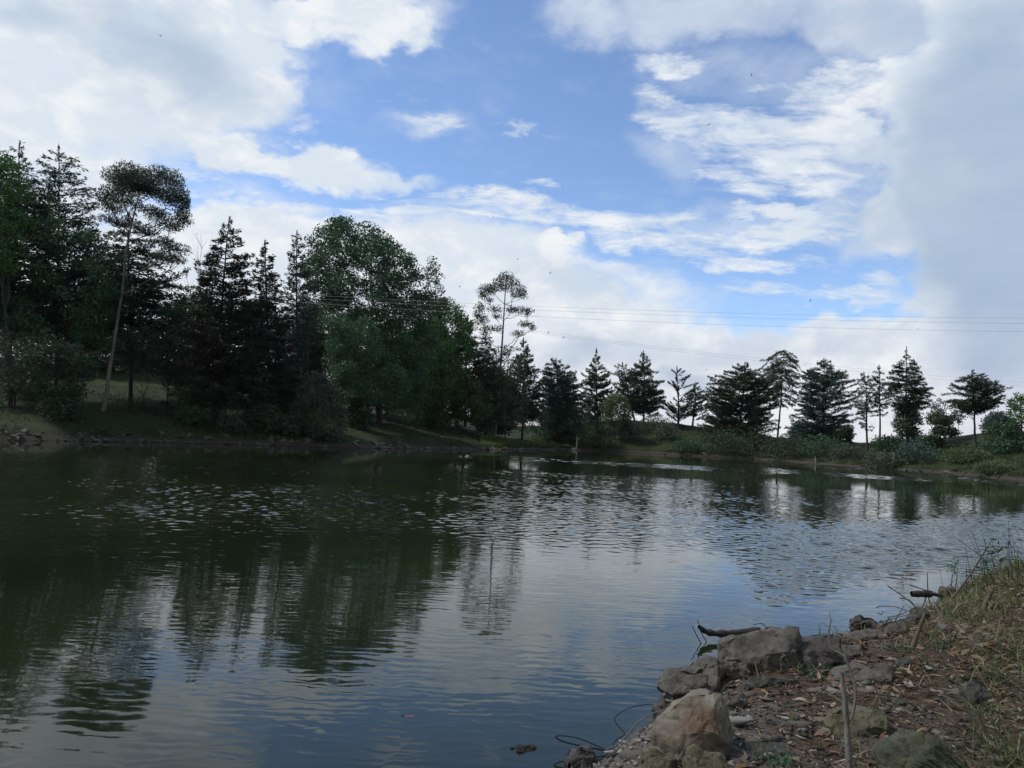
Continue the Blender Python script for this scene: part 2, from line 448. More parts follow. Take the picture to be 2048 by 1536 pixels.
b.put(p.inputs['Base Color'], b.mix(b.mr(b.noise(pos, 0.15, 3, 0.5), 0.35, 0.65), (0.009, 0.015, 0.007, 1), (0.015, 0.022, 0.008, 1)))
p.inputs['Roughness'].default_value = 0.03
p.inputs['IOR'].default_value = 1.33
wa = np.linspace(-.72, .72, 800)
wr = np.concatenate([[.5], np.geomspace(2.5, 12, 200, endpoint=False), np.geomspace(12, 50, 800, endpoint=False), np.geomspace(50, 62, 60, endpoint=False), np.geomspace(62, 120, 560, endpoint=False), np.geomspace(120, 150, 40, endpoint=False), np.geomspace(150, 260, 30)])
WA, WR = np.meshgrid(wa, wr); WX, WY = WR * np.sin(WA), WR * np.cos(WA)
wob = vnoise(WX * .045, WY * .15, 1) + .5 * vnoise(WX * .12, WY * .35, 2)
dw = WR * (1 + .34 * wob)
def sst(x, a_, b_): t_ = np.clip((x - a_) / (b_ - a_), 0, 1); return t_ * t_ * (3 - 2 * t_)
ruf = sst(dw, 11.5, 19) * (1 - sst(dw, 39, 50))
def az_of(px): d_ = ray(px, 930); return math.atan2(d_[0], d_[1])
wsd = -pond_sd(WX, WY); wn = vnoise(WX * .09, WY * .06, 3)
dline = WR + 3 * wn
ruf2 = sst(dline, 62, 66) * (1 - sst(dline, 74, 79)) * sst(WA, az_of(860), az_of(1060)) * (1 - sst(WA, az_of(1420), az_of(1600)))
ruf2 = np.maximum(ruf2, sst(wsd, .8, 2) * (1 - sst(wsd + 2 * wn, 5, 9)) * sst(WA, az_of(1480), az_of(1560)))
ruf2 = np.maximum(ruf2, sst(wn, .12, .22) * sst(WR, 66, 72) * (1 - sst(WR, 88, 95)) * sst(WA, az_of(1480), az_of(1560)))
gust = np.clip(.80 + .7 * vnoise(WX * .16, WY * .30, 3) + .3 * vnoise(WX * .5, WY * .8, 0), .4, 1.15)
leftish = np.clip(.80 - WX / WY * .75, .38, 1.0)
amp = .74 * ruf * leftish * gust + ruf2 + .012
wrng = np.random.default_rng(3); WZ = np.zeros_like(WX); nw = 90
for i_ in range(nw):
    lam = .17 * (3.0 ** wrng.random()); th = wrng.normal(math.pi / 2 + .15, .8); k_w = 2 * math.pi / lam
    WZ += (.105 * math.sqrt(2 / nw) / k_w) * np.sin(k_w * (WX * math.cos(th) + WY * math.sin(th)) + wrng.uniform(0, 6.28))
WZ2 = np.zeros_like(WX)
for i_ in range(30):
    lam = .7 * (2.5 ** wrng.random()); th = wrng.normal(math.pi / 2, .6); k_w = 2 * math.pi / lam
    WZ2 += (.065 * math.sqrt(2 / 30) / k_w) * np.sin(k_w * (WX * math.cos(th) + WY * math.sin(th)) + wrng.uniform(0, 6.28))
mixf = sst(WR, 48, 80)
WZ = (WZ * (1 - mixf) + WZ2 * mixf) * amp
nwa, nwr = len(wa), len(wr)
i = np.arange(nwr - 1)[:, None] * nwa; j = np.arange(nwa - 1)[None, :]
wq = np.stack([i + j, i + nwa + j, i + nwa + j + 1, i + j + 1], -1).reshape(-1, 4)[:, ::-1]
WV = np.stack([WX, WY, WZ], -1).reshape(-1, 3)
# the rest of the pond, out of view, as a plain fan joined on both sides
side = np.array([(-200, 175, 0), (-200, -60, 0), (200, -60, 0), (200, 175, 0), (-.33, .37, 0), (.33, .37, 0)], float)
n0 = len(WV)
extra = [(0.0, 0.0)]
WV = np.concatenate([WV, np.array([(-172, 196, 0), (-230, 150, 0), (-230, -60, 0), (230, -60, 0), (230, 150, 0), (172, 196, 0)], float)])
me = np_mesh("pond_water", WV, wq, smooth=True)
bm = bmesh.new(); bm.from_mesh(me); bm.verts.ensure_lookup_table()
L_edge = [bm.verts[k * nwa] for k in range(nwr)]; R_edge = [bm.verts[k * nwa + nwa - 1] for k in range(nwr)]; F_edge = [bm.verts[k] for k in range(nwa)]
bm.faces.new([bm.verts[n0 + 1], bm.verts[n0 + 2]] + L_edge)
bm.faces.new([bm.verts[n0 + 3], bm.verts[n0 + 4]] + R_edge[::-1])
bm.faces.new([bm.verts[n0 + 2], bm.verts[n0 + 3]] + F_edge[::-1])
for f_ in list(bm.faces)[-3:]:
    if f_.normal.z < 0 or True:
        f_.normal_update()
        if f_.normal.z < 0: f_.normal_flip()
bm.to_mesh(me); bm.free()
tag(link_mesh("pond_water", me, m), kind='structure')
# ------------------------------------------------------------------ foliage and bark
def leaf_mat(name, c0, c1, c2, trans=0.25, rough=0.6):
    m, b, p, o = mat_new(name)
    g = b.n('ShaderNodeNewGeometry')
    oi = b.n('ShaderNodeTexCoord')
    n = b.noise(oi.outputs['Object'], 0.45, 3, 0.6)
    f = b.m('ADD', b.m('MULTIPLY', g.outputs['Random Per Island'], 0.55), b.m('MULTIPLY', b.m('SUBTRACT', n, 0.5), 1.1), clamp=True)
    col = b.ramp(f, [(0.0, c0), (0.45, c1), (0.95, c2)])
    b.put(p.inputs['Base Color'], col)
    p.inputs['Roughness'].default_value = rough
    p.inputs['Specular IOR Level'].default_value = 0.25
    tr = b.n('ShaderNodeBsdfTranslucent'); b.put(tr.inputs[0], col)
    mx = b.n('ShaderNodeMixShader'); mx.inputs[0].default_value = trans
    m.node_tree.links.new(p.outputs[0], mx.inputs[1]); m.node_tree.links.new(tr.outputs[0], mx.inputs[2])
    m.node_tree.links.new(mx.outputs[0], o.inputs[0])
    return m

def bark_mat(name, a, c, scale=6.0):
    m, b, p, o = mat_new(name)
    t = b.n('ShaderNodeTexCoord').outputs['Object']
    n = b.noise(b.mapping(t, sc=(1, 1, 0.35)), scale, 6, 0.65)
    b.put(p.inputs['Base Color'], b.ramp(n, [(0.3, a), (0.7, c)]))
    p.inputs['Roughness'].default_value = 0.9
    bp = b.n('ShaderNodeBump'); bp.inputs['Distance'].default_value = 0.02
    b.put(bp.inputs['Height'], n); b.put(p.inputs['Normal'], bp.outputs[0])
    return m

LEAF = {
    'cypress': leaf_mat('cypress_foliage', (0.033, 0.055, 0.031), (0.066, 0.101, 0.055), (0.121, 0.149, 0.084), .12),
    'brownish': leaf_mat('rusty_cypress_foliage', (0.036, 0.040, 0.029), (0.065, 0.069, 0.048), (0.112, 0.100, 0.073), .10),
    'bluish': leaf_mat('blue_green_foliage', (0.041, 0.075, 0.059), (0.070, 0.125, 0.097), (0.115, 0.189, 0.138), .15),
    'broad': leaf_mat('dark_green_leaves', (0.044, 0.088, 0.044), (0.081, 0.153, 0.078), (0.137, 0.227, 0.124), .30),
    'green': leaf_mat('fresh_green_leaves', (0.057, 0.127, 0.039), (0.109, 0.213, 0.067), (0.184, 0.299, 0.103), .35),
    'pale': leaf_mat('pale_green_leaves', (0.072, 0.109, 0.046), (0.123, 0.167, 0.075), (0.189, 0.239, 0.116), .35),
    'euc': leaf_mat('eucalyptus_leaves', (0.041, 0.061, 0.041), (0.070, 0.096, 0.067), (0.109, 0.138, 0.096), .25),
    'grey': leaf_mat('grey_green_leaves', (0.065, 0.084, 0.057), (0.105, 0.128, 0.090), (0.164, 0.185, 0.138), .25),
}
BARK = {
    'dark': bark_mat('dark_bark', (.022, .018, .014), (.065, .052, .042)),
    'pale': bark_mat('pale_smooth_bark', (.07, .062, .050), (.25, .225, .185), 2.2),
    'mid': bark_mat('grey_bark', (.06, .052, .042), (.15, .13, .11)),
    'dead': bark_mat('bleached_dead_wood', (.10, .09, .075), (.26, .235, .20), 9.0),
}

_fpx = [p[0] for p in FAR_PX]; _fy = [p[1] for p in far_pts]
def shore_crest(px):
    ys = float(np.interp(px, _fpx, _fy))
    d = ray(px, 850); a = math.atan2(d[0], d[1])
    return ys, float(np.interp(a, _ca, _cr)) * math.cos(a)

def auto_depth(bx, by):
    """depth of the spot where the tree stands, read off the hill"""
    ys, yc = shore_crest(bx)
    g = G(bx, by, 30)
    Y = float(g[1]) if g is not None else yc
    return min(max(Y, ys + 1.5), ys + .6 * (yc - ys) if bx < 1150 else yc - .5)

def rows_fn(rows, Y):
    """silhouette rows (photo row, left, right) -> function z -> (centre-left x, centre-right x) at depth Y"""
    zz, xl, xr = [], [], []
    for py, l, r in rows:
        a = P(l, py, Y); c = P(r, py, Y)
        zz.append((a[2] + c[2]) / 2); xl.append(a[0]); xr.append(c[0])
    o = np.argsort(zz)
    zz = np.array(zz)[o]; xl = np.array(xl)[o]; xr = np.array(xr)[o]
    return zz, xl, xr

def leaves_mesh(name, C, D, U, L, Wd, origin):
    """rhombic leaves: centres C, long axes D, side axes U, lengths L, widths Wd"""
    L = L[:, None]; Wd = Wd[:, None]
    a = C - D * L * .5; c = C + D * L * .5
    m1 = C + U * Wd * .5 - D * L * .08; m2 = C - U * Wd * .5 - D * L * .08
    V = np.stack([a, m1, c, m2], 1).reshape(-1, 3) - np.asarray(origin)
    n = len(C)
    return np_mesh(name, V, np.arange(4 * n).reshape(n, 4))

def unit(v): return v / (np.linalg.norm(v, axis=-1, keepdims=True) + 1e-9)

def base_point(bx, by, Y):
    x = P(bx, by, Y)[0]
    return np.array([x, Y, ground1(x, Y)])

def trunk_line(B0, tx, ty, Y, bend, rng, n=10):
    T = P(tx, ty, Y)
    s = np.linspace(0, 1, n)[:, None]
    pts = B0 + (T - B0) * s
    wob = rng.normal(0, bend, (n, 2)).cumsum(0) * np.sin(s * math.pi)
    pts[:, 0] += wob[:, 0]; pts[:, 1] += wob[:, 1]
    pts[0, 2] -= 0.3
    return pts

def conifer(name, label, cat, base, top, rows, Y, leaf='cypress', seed=1, n=120, rise=.45, curl=.25, dens=1.0, lw=(.34, .10), tr=.20,
            spray=.34, group=None, bark='dark', inner=.28):
    rng = np.random.default_rng(seed)
    far_ = Y > 100
    n = int(n * (1.4 if far_ else 1.7)); dens *= .80
    if far_: spray *= .85
    Y0 = Y; Y = auto_depth(*base); kk = Y / Y0
    lw = (lw[0] * kk, lw[1] * kk); tr *= kk
    B0 = base_point(base[0], base[1], Y)
    tl = trunk_line(B0, top[0], top[1], Y, 0.05, rng, 14)
    H = tl[-1, 2] - B0[2]
    zz, xl, xr = rows_fn(rows, Y)
    zt = tl[:, 2]
    cxf = lambda z: np.interp(z, zt, tl[:, 0]); cyf = lambda z: np.interp(z, zt, tl[:, 1])
    tb = Tubes()
    tb.add(tl, np.interp(np.linspace(0, 1, len(tl)), [0, 1], [tr, 0.025]), 7)
    # sample branch tip heights, denser where the crown is wide
    zs = np.linspace(zz[0], zz[-1], 200)
    wd = np.interp(zs, zz, xr - xl) + 0.35
    cdf = np.cumsum(wd); cdf /= cdf[-1]
    C, Dv, U, Ln, Wn = [], [], [], [], []
    for i in range(n):
        q = (i + rng.random()) / n
        zt_i = float(np.interp(q, cdf, zs))
        a = i * 2.39996 + rng.normal(0, .35)
        xL, xR = float(np.interp(zt_i, zz, xl)), float(np.interp(zt_i, zz, xr))
        cx, cy = float(cxf(zt_i)), float(cyf(zt_i))
        if far_ and float(vnoise((a % 6.283) * .8 + seed * 3.7, zt_i * .55 + seed)) < -.20: continue      # lost limbs leave gaps
        Rl, Rr = max(cx - xL, 0.12), max(xR - cx, 0.12)
        ca = math.cos(a)
        Rd = Rr * (1 + ca) / 2 + Rl * (1 - ca) / 2
        Rd *= rng.uniform(.35, 1.22) if rng.random() < .55 else rng.uniform(.85, 1.1)
        rise_i = rise + rng.normal(0, .20)
        z0 = max(zt_i - rise_i * Rd, B0[2] + 0.08 * H)
        z0 = min(z0, tl[-1, 2] - 0.1) if rise >= 0 else min(zt_i - rise_i * Rd, tl[-1, 2] - 0.05)
        s = np.linspace(0, 1, 7)
        yaw = rng.normal(0, .32)
        px = cxf(z0) + (math.cos(a) * s - math.sin(a) * yaw * s * s) * Rd
        pyy = cyf(z0) + (math.sin(a) * s + math.cos(a) * yaw * s * s) * Rd
        pz = z0 + (zt_i - z0) * ((1 - curl) * s + curl * s ** 2.6)
        if rise < 0: pz = z0 + (zt_i - z0) * s ** 1.5 + 0.12 * Rd * np.maximum(s - .8, 0) * 5 * .5
        pz = pz - rng.uniform(0, .16) * Rd * s ** 3
        pts = np.stack([px, pyy, pz], -1)
        tb.add(pts, np.linspace(min(.075, .02 + .012 * Rd), .012, 7), 4)
        k = int((10 + 34 * Rd / kk) * dens)
        t = inner + (1 - inner) * rng.random(k) ** .8
        base_p = np.stack([np.interp(t, s, pts[:, j]) for j in range(3)], -1)
        tan = unit(np.stack([np.interp(t, s, np.gradient(pts[:, j])) for j in range(3)], -1))
        side = unit(np.cross(tan, np.array([0, 0, 1.0])))
        wmax = min(spray * Rd, 1.0 * kk) + .10
        lat = rng.uniform(-1, 1, k) * wmax * (1.05 - t) ** .6 * np.clip((t - inner + .15) * 3, .3, 1)
        drop = rng.normal(0, .12 * kk, k) - np.abs(lat) * .10
        c = base_p + side * lat[:, None] + tan * (np.abs(lat) * .6)[:, None]
        c[:, 2] += drop
        d = unit(tan + side * (np.sign(lat) * rng.uniform(.2, 1.0, k))[:, None] + rng.normal(0, .35, (k, 3)) + np.array([0, 0, .15 if rng.random() < .6 else -.25]))
        u = unit(np.cross(d, rng.normal(0, 1, (k, 3)) * .6 + np.array([0, 0, 1.0])))
        C.append(c); Dv.append(d); U.append(u)
        Ln.append(lw[0] * rng.uniform(.6, 1.5, k)); Wn.append(lw[1] * rng.uniform(.7, 1.6, k))
    # leader tuft
    k = int(60 * dens)
    t = rng.random(k)
    c = tl[-1] + np.stack([rng.normal(0, .12, k) * (t + .15), rng.normal(0, .12, k) * (t + .15), -t * 1.6 + .1], -1)
    C.append(c); Dv.append(unit(rng.normal(0, .45, (k, 3)) + np.array([0, 0, 1.0]))); U.append(unit(rng.normal(0, 1, (k, 3)))); Ln.append(np.full(k, lw[0])); Wn.append(np.full(k, lw[1]))
    o = thing(name, B0, label, cat, group)
    link_mesh('trunk', tb.mesh('trunk', B0), BARK[bark], o)
    link_mesh('crown', leaves_mesh('crown', np.concatenate(C), np.concatenate(Dv), np.concatenate(U), np.concatenate(Ln), np.concatenate(Wn), B0), LEAF[leaf], o)
    return o

def limb(tb, p0, p1, r0, r1, rng, sag=.15, n=6, k=4):
    s = np.linspace(0, 1, n)[:, None]
    L = np.linalg.norm(p1 - p0)
    pts = p0 + (p1 - p0) * s
    pts[:, 2] += (np.sin(s[:, 0] * math.pi) * (-sag) * L * rng.uniform(.3, 1))
    pts += rng.normal(0, .02 * L, pts.shape) * np.sin(s * math.pi)
    tb.add(pts, np.linspace(r0, r1, n), k)
    return pts

def clump_leaves(rng, centre, rad3, k, size, flat=.0, up=.0):
    """leaves scattered through a clump, thickest near its skin"""
    d = unit(rng.normal(0, 1, (k, 3)))
    r = rng.random(k) ** .45
    c = centre + d * r[:, None] * np.asarray(rad3) * rng.uniform(.85, 1.15, (k, 1))
    ax = unit(rng.normal(0, 1, (k, 3)) * np.array([1, 1, 1 - flat]) + np.array([0, 0, up]))
    u = unit(np.cross(ax, rng.normal(0, 1, (k, 3))))
    return c, ax, u, size[0] * rng.uniform(.6, 1.5, k), size[1] * rng.uniform(.6, 1.5, k)

def broadleaf(name, label, cat, base, fork, rows, Y, leaf='broad', seed=1, n=60, cr=1.0, per=190, size=(.26, .15), tr=.2, stems=1,
              group=None, bark='dark', hollow=.45, depth=1.0, twig=True, up=.0, behind=None):
    rng = np.random.default_rng(seed)
    Y0 = Y; Y = auto_depth(*base)
    if behind is not None:
        ys, yc = shore_crest(base[0]); Y = ys + behind * (yc - ys)
    kk = Y / Y0; cr *= kk; tr *= kk; size = (size[0] * kk, size[1] * kk)
    B0 = base_point(base[0], base[1], Y)
    zz, xl, xr = rows_fn(rows, Y)
    zs = np.linspace(zz[0], zz[-1], 100)
    wd = np.interp(zs, zz, xr - xl) + .2
    cdf = np.cumsum(wd); cdf /= cdf[-1]
    tb = Tubes()
    FK = P(fork[0], fork[1], Y)
    FK[2] = max(FK[2], B0[2] + .3)
    forks = []
    for sidx in range(stems):
        off = np.array([rng.normal(0, .25 if sidx else 0), rng.normal(0, .25), 0]) * (1 if stems > 1 else 0)
        bb = B0 + off * 2; ff = FK + off * 3
        bb[2] = ground1(bb[0], bb[1]) - .2
        s = np.linspace(0, 1, 7)[:, None]
        pts = bb + (ff - bb) * s
        pts[1:-1, :2] += rng.normal(0, .05 * max(1, np.linalg.norm(ff - bb)) * .5, (5, 2)) * .5
        tb.add(pts, np.linspace(tr, tr * .62, 7), 7)
        forks.append(ff)
    ztop = zz[-1]
    # leader limbs
    lead = []
    for i in range(4 + stems):
        ff = forks[i % len(forks)]
        zt = FK[2] + (ztop - FK[2]) * rng.uniform(.55, .9)
        l, r = np.interp(zt, zz, xl), np.interp(zt, zz, xr)
        xx = l + (r - l) * rng.uniform(.2, .8)
        e = np.array([xx, Y + rng.normal(0, .22) * (r - l), zt])
        lead.append(limb(tb, ff, e, tr * .5, .03, rng, .05, 8, 5))
    lead = np.concatenate(lead)
    C, Dv, U, Ln, Wn = [], [], [], [], []
    for i in range(n):
        q = (i + rng.random()) / n
        zc = float(np.interp(q, cdf, zs))
        l, r = float(np.interp(zc, zz, xl)), float(np.interp(zc, zz, xr))
        mx, hw = (l + r) / 2, (r - l) / 2
        a = i * 2.39996 + rng.normal(0, .3)
        rc = cr * rng.uniform(.65, 1.25) * min(1, hw / 1.2 + .2)
        rr_ = max(hw - rc * .55, 0) * (hollow + (1 - hollow) * rng.random() ** .5)
        c = np.array([mx + math.cos(a) * rr_, Y + math.sin(a) * rr_ * depth, zc])
        if twig:
            dd = np.linalg.norm((lead - c) * np.array([1, 1, .7]) + np.array([0, 0, .25]), axis=1)
            st_ = lead[int(np.argmin(dd + np.where(lead[:, 2] > c[2], 2.5, 0)))]
            limb(tb, st_, c, .035, .012, rng, .10, 5, 3)
        k = int(per * (rc / cr) ** 2) + 6
        x = clump_leaves(rng, c, (rc * 1.1, rc * 1.1, rc * .75), k, size, .3, up)
        for arr, v in zip((C, Dv, U, Ln, Wn), x): arr.append(v)
    o = thing(name, B0, label, cat, group)
    link_mesh('trunk', tb.mesh('trunk', B0), BARK[bark], o)
    link_mesh('crown', leaves_mesh('crown', np.concatenate(C), np.concatenate(Dv), np.concatenate(U), np.concatenate(Ln), np.concatenate(Wn), B0), LEAF[leaf], o)
    return o

def eucalyptus(name, label, trunk_px, clumps, Y, seed, tr, size, per, leaf='euc', bark='pale'):
    rng = np.random.default_rng(seed)
    Y0 = Y; Y = auto_depth(*trunk_px[0]); kk = Y / Y0; tr *= kk; size = (size[0] * kk, size[1] * kk)
    pts = np.array([P(x, y, Y) for x, y in trunk_px])
    B0 = pts[0].copy(); B0[2] = ground1(B0[0], B0[1])
    pts[0, 2] = B0[2] - .2
    t = np.linspace(0, 1, len(pts)); tt = np.linspace(0, 1, 26)
    sm = np.stack([np.interp(tt, t, pts[:, j]) for j in range(3)], -1)
    sm[1:-1] = (sm[:-2] + 2 * sm[1:-1] + sm[2:]) / 4
    sm[1:-1, 1] += rng.normal(0, .06, 24).cumsum() * .5
    tb = Tubes(); tb.add(sm, np.linspace(tr, .03, 26) ** 1.0, 8)
    C, Dv, U, Ln, Wn = [], [], [], [], []
    todo = []
    for i, (cx, cy, rx, ry) in enumerate(clumps):
        dyv = rng.normal(0, 1.0) * (1.0 + rx * Y / F)
        c = P(cx, cy, Y + dyv)
        todo.append((abs(c[0] - np.interp(c[2], sm[:, 2], sm[:, 0])), c, rx, ry))
    todo.sort(key=lambda q: q[0])
    web = [sm[9:]]                                             # everything a new limb may grow from
    for _, c, rx, ry in todo:
        c3 = (rx * 1.3 * Y / F, rx * 1.4 * Y / F, ry * 1.4 * Y / F)
        pts_ = np.concatenate(web)
        dz_ = c[2] - pts_[:, 2]; h_ = np.linalg.norm((pts_ - c)[:, :2], axis=1)
        cost = np.hypot(h_, dz_) + np.where(dz_ < .55 * h_, 6, 0) + np.where(dz_ < .3, 20, 0) + rng.uniform(0, .8, len(pts_))
        st_ = pts_[int(np.argmin(cost))]
        mid = c - np.array([0, 0, c3[2] * .4])
        L_ = np.linalg.norm(mid - st_)
        lp = limb(tb, st_, mid, .022 + .012 * L_, .02, rng, .16, 9, 5)
        web.append(lp[3:])
        for j in range(5):
            e = c + rng.normal(0, .55, 3) * np.array(c3)
            limb(tb, lp[-2 - (j % 3)], e, .022, .010, rng, .05, 4, 3)
        k = int(per * rx * ry / 110)
        x = clump_leaves(rng, c, c3, k, size, 0, -.5)
        keep = x[0][:, 2] > c[2] - c3[2] * rng.uniform(.3, .9, k)
        for arr, v in zip((C, Dv, U, Ln, Wn), x): arr.append(v[keep])
    for j in range(14):                                          # fine dead twigs off the lower trunk
        k0 = rng.integers(5, 20); a = rng.uniform(-math.pi, math.pi); L = rng.uniform(.6, 2.2)
        limb(tb, sm[k0], sm[k0] + np.array([math.cos(a) * L, math.sin(a) * L, L * rng.uniform(.1, .7)]), .02, .006, rng, 0, 4, 3)
    o = thing(name, B0, label, 'tree')
    link_mesh('trunk', tb.mesh('trunk', B0), BARK[bark], o)
    link_mesh('crown', leaves_mesh('crown', np.concatenate(C), np.concatenate(Dv), np.concatenate(U), np.concatenate(Ln), np.concatenate(Wn), B0), LEAF[leaf], o)
    return o

def bare_tree(name, label, base, tips, Y, seed, r=.07, bark='mid'):
    rng = np.random.default_rng(seed)
    Y = auto_depth(*base)
    B0 = base_point(base[0], base[1], Y)
    tb = Tubes()
    tips3 = [P(x, y, Y) + np.array([0, rng.normal(0, .8), 0]) for x, y in tips]
    mid = np.mean(tips3, axis=0); F0 = B0 + (mid - B0) * .35; F0[1] = Y
    limb(tb, B0 - np.array([0, 0, .2]), F0, r, r * .7, rng, 0, 5, 6)
    for e in tips3:
        lp = limb(tb, F0, e, r * .5, .012, rng, .05, 9, 4)
        for j in range(7):
            k0 = rng.integers(3, 9); L = np.linalg.norm(e - F0) * .22
            limb(tb, lp[min(k0, 8)], lp[min(k0, 8)] + np.array([rng.normal(0, .5), rng.normal(0, .5), rng.uniform(.3, 1)]) * L, .015, .006, rng, .0, 4, 3)
    o = tb.mesh('limbs', B0)
    ob = thing(name, B0, label, 'tree')
    link_mesh('trunk', o, BARK[bark], ob)
    return ob

CF, BL = conifer, broadleaf
# ---- left bank, from the left edge
CF('cypress_tree', 'tall feathery cypress cut by the left edge of the picture', 'tree', (15, 800), (40, 283),
   [(290, 34, 46), (320, 2, 68), (380, -22, 95), (450, -48, 110), (540, -62, 120), (650, -62, 120)], 78, 'bluish', 1, 150, .3, .3, 1.0)
CF('cypress_tree', 'tall feathery cypress with ragged flat top standing left of the pale leaning trunk', 'tree', (112, 800), (118, 290),
   [(300, 100, 135), (330, 80, 170), (380, 70, 188), (450, 62, 198), (520, 60, 200), (600, 50, 190), (680, 40, 180)], 74, 'bluish', 2, 160, .35, .3, .8)
BL('broadleaf_tree', 'dark green leafy tree in front of the two feathery cypresses at the left', 'tree', (150, 812), (130, 640),
   [(400, 20, 110), (440, -40, 175), (500, -60, 245), (560, -50, 262), (620, -40, 250), (680, -30, 230)], 67, 'broad', 3, 105, 1.15, 230, (.26, .15), .24)
BL('broadleaf_tree', 'fresh green leafy crown on the left edge under the cypress top', 'tree', (20, 815), (10, 620),
   [(312, -50, 40), (350, -60, 62), (430, -60, 66), (500, -50, 50), (540, -60, 45)], 70, 'green', 4, 55, 1.0, 180, (.26, .15), .2)
CF('cedar_tree', 'dark cedar with level layered branches behind the pale leaning trunk', 'tree', (262, 800), (258, 425),
   [(425, 250, 268), (480, 215, 318), (535, 190, 368), (560, 180, 380), (640, 172, 372), (720, 170, 335)], 73, 'cypress', 5, 130, .12, .1, 1.25)
eucalyptus('eucalyptus_tree', 'tall eucalyptus with pale leaning trunk and rounded leaf clumps above the left bank',
           [(207, 822), (216, 762), (226, 690), (236, 620), (246, 560), (250, 500), (262, 440), (272, 400), (285, 360)],
           [(236, 354, 24, 15), (262, 344, 26, 14), (290, 358, 24, 16), (320, 350, 20, 15), (345, 362, 20, 18), (357, 392, 17, 20), (364, 420, 13, 16),
            (336, 396, 22, 16), (305, 385, 24, 13), (275, 376, 22, 13), (250, 382, 20, 13), (220, 388, 20, 14), (366, 440, 16, 13), (340, 452, 22, 10),
            (212, 402, 15, 11), (226, 418, 18, 10), (350, 498, 24, 10), (326, 512, 20, 9), (268, 364, 26, 15), (300, 374, 26, 14), (246, 368, 22, 13), (372, 404, 8, 14), (300, 420, 20, 8), (218, 440, 16, 9), (355, 520, 16, 8), (255, 404, 22, 12), (318, 432, 22, 11), (248, 446, 18, 10), (292, 462, 22, 10), (330, 484, 16, 9)],
           63, 6, .17, (.18, .07), 400)
bare_tree('bare_tree', 'thin leafless tree between the pale leaning trunk and the spire cypress', (402, 812), [(395, 492), (418, 500), (436, 520), (376, 540), (404, 470)], 70, 7, .10)
CF('cypress_tree', 'dark spire topped cypress, taller of the two in the middle of the left bank', 'tree', (430, 850), (459, 436),
   [(440, 456, 463), (465, 438, 482), (490, 424, 502), (530, 402, 504), (570, 398, 515), (640, 372, 522), (720, 352, 530), (810, 350, 520)], 68, 'brownish', 8, 190, .25, .35, 1.25)
CF('cypress_tree', 'dark spire topped cypress, shorter of the two beside the big rounded tree', 'tree', (545, 850), (530, 482),
   [(484, 526, 535), (520, 508, 550), (560, 500, 562), (610, 480, 577), (680, 470, 600), (760, 470, 600), (825, 480, 590)], 71, 'brownish', 9, 170, .25, .35, 1.25)
CF('cypress_tree', 'narrow ragged cypress column against the left flank of the big rounded tree', 'tree', (600, 845), (594, 462),
   [(466, 586, 602), (500, 580, 613), (560, 570, 626), (620, 568, 636), (700, 572, 622), (760, 580, 610)], 77, 'bluish', 10, 110, .25, .3, .8)
BL('broadleaf_tree', 'big rounded broadleaf tree with two trunks, the widest crown on the bank', 'tree', (755, 848), (748, 720),
   [(446, 655, 725), (463, 622, 775), (500, 604, 826), (550, 600, 856), (600, 610, 874), (650, 640, 882), (700, 655, 886), (770, 650, 880), (800, 670, 860)], 72, 'broad', 11, 270, 1.0, 230, (.24, .13), .26, 2, hollow=.35)
BL('broadleaf_tree', 'thin open crowned tree poking above the right shoulder of the big rounded tree', 'tree', (868, 830), (862, 690),
   [(520, 856, 876), (550, 842, 884), (590, 846, 890), (640, 850, 905)], 75, 'grey', 12, 34, .6, 50, (.22, .12), .14)
BL('broadleaf_tree', 'lighter green drooping tree at the right foot of the big rounded tree', 'tree', (884, 850), (882, 760),
   [(600, 866, 906), (640, 840, 948), (700, 830, 955), (760, 846, 940), (800, 858, 925)], 77, 'green', 13, 80, .95, 200, (.24, .13), .2)
BL('broadleaf_tree', 'dark leafy crown filling the gap below the big rounded tree', 'tree', (680, 850), (680, 760),
   [(640, 640, 760), (700, 650, 790), (760, 650, 820), (800, 680, 820)], 80, 'broad', 14, 70, 1.1, 200, (.26, .15), .2)
CF('cypress_tree', 'black green cypress just left of the slim lollipop eucalyptus', 'tree', (930, 862), (935, 634),
   [(640, 922, 950), (680, 905, 972), (720, 895, 985), (780, 892, 988), (830, 900, 975)], 90, 'cypress', 15, 120, .3, .3, 1.2)
CF('cypress_tree', 'slender cypress hugging the trunk of the slim lollipop eucalyptus', 'tree', (972, 860), (972, 668),
   [(672, 965, 980), (700, 955, 995), (740, 948, 1004), (800, 940, 1012), (840, 950, 1005)], 96, 'cypress', 16, 110, .3, .3, 1.0)
eucalyptus('eucalyptus_tree', 'slim eucalyptus with tiered leaf clouds standing tallest at the middle of the far bank',
           [(990, 860), (996, 800), (1002, 720), (1006, 660), (1009, 610), (1011, 575), (1012, 556)],
           [(1012, 554, 14, 9), (999, 565, 12, 9), (1026, 566, 12, 8), (1041, 580, 12, 9), (1046, 590, 8, 8), (985, 577, 14, 8), (972, 582, 15, 11), (1012, 576, 16, 8), (1030, 590, 9, 7),
            (964, 592, 7, 6), (959, 617, 10, 9), (954, 629, 7, 7), (990, 619, 14, 6), (1043, 621, 20, 6), (1022, 620, 9, 6), (963, 641, 13, 11), (993, 633, 10, 5), (1051, 649, 14, 6), (1065, 656, 7, 5),
            (991, 657, 14, 6), (1036, 668, 12, 6), (970, 662, 10, 10), (978, 600, 8, 5), (1055, 626, 6, 7)],
           104, 17, .20, (.25, .10), 380)
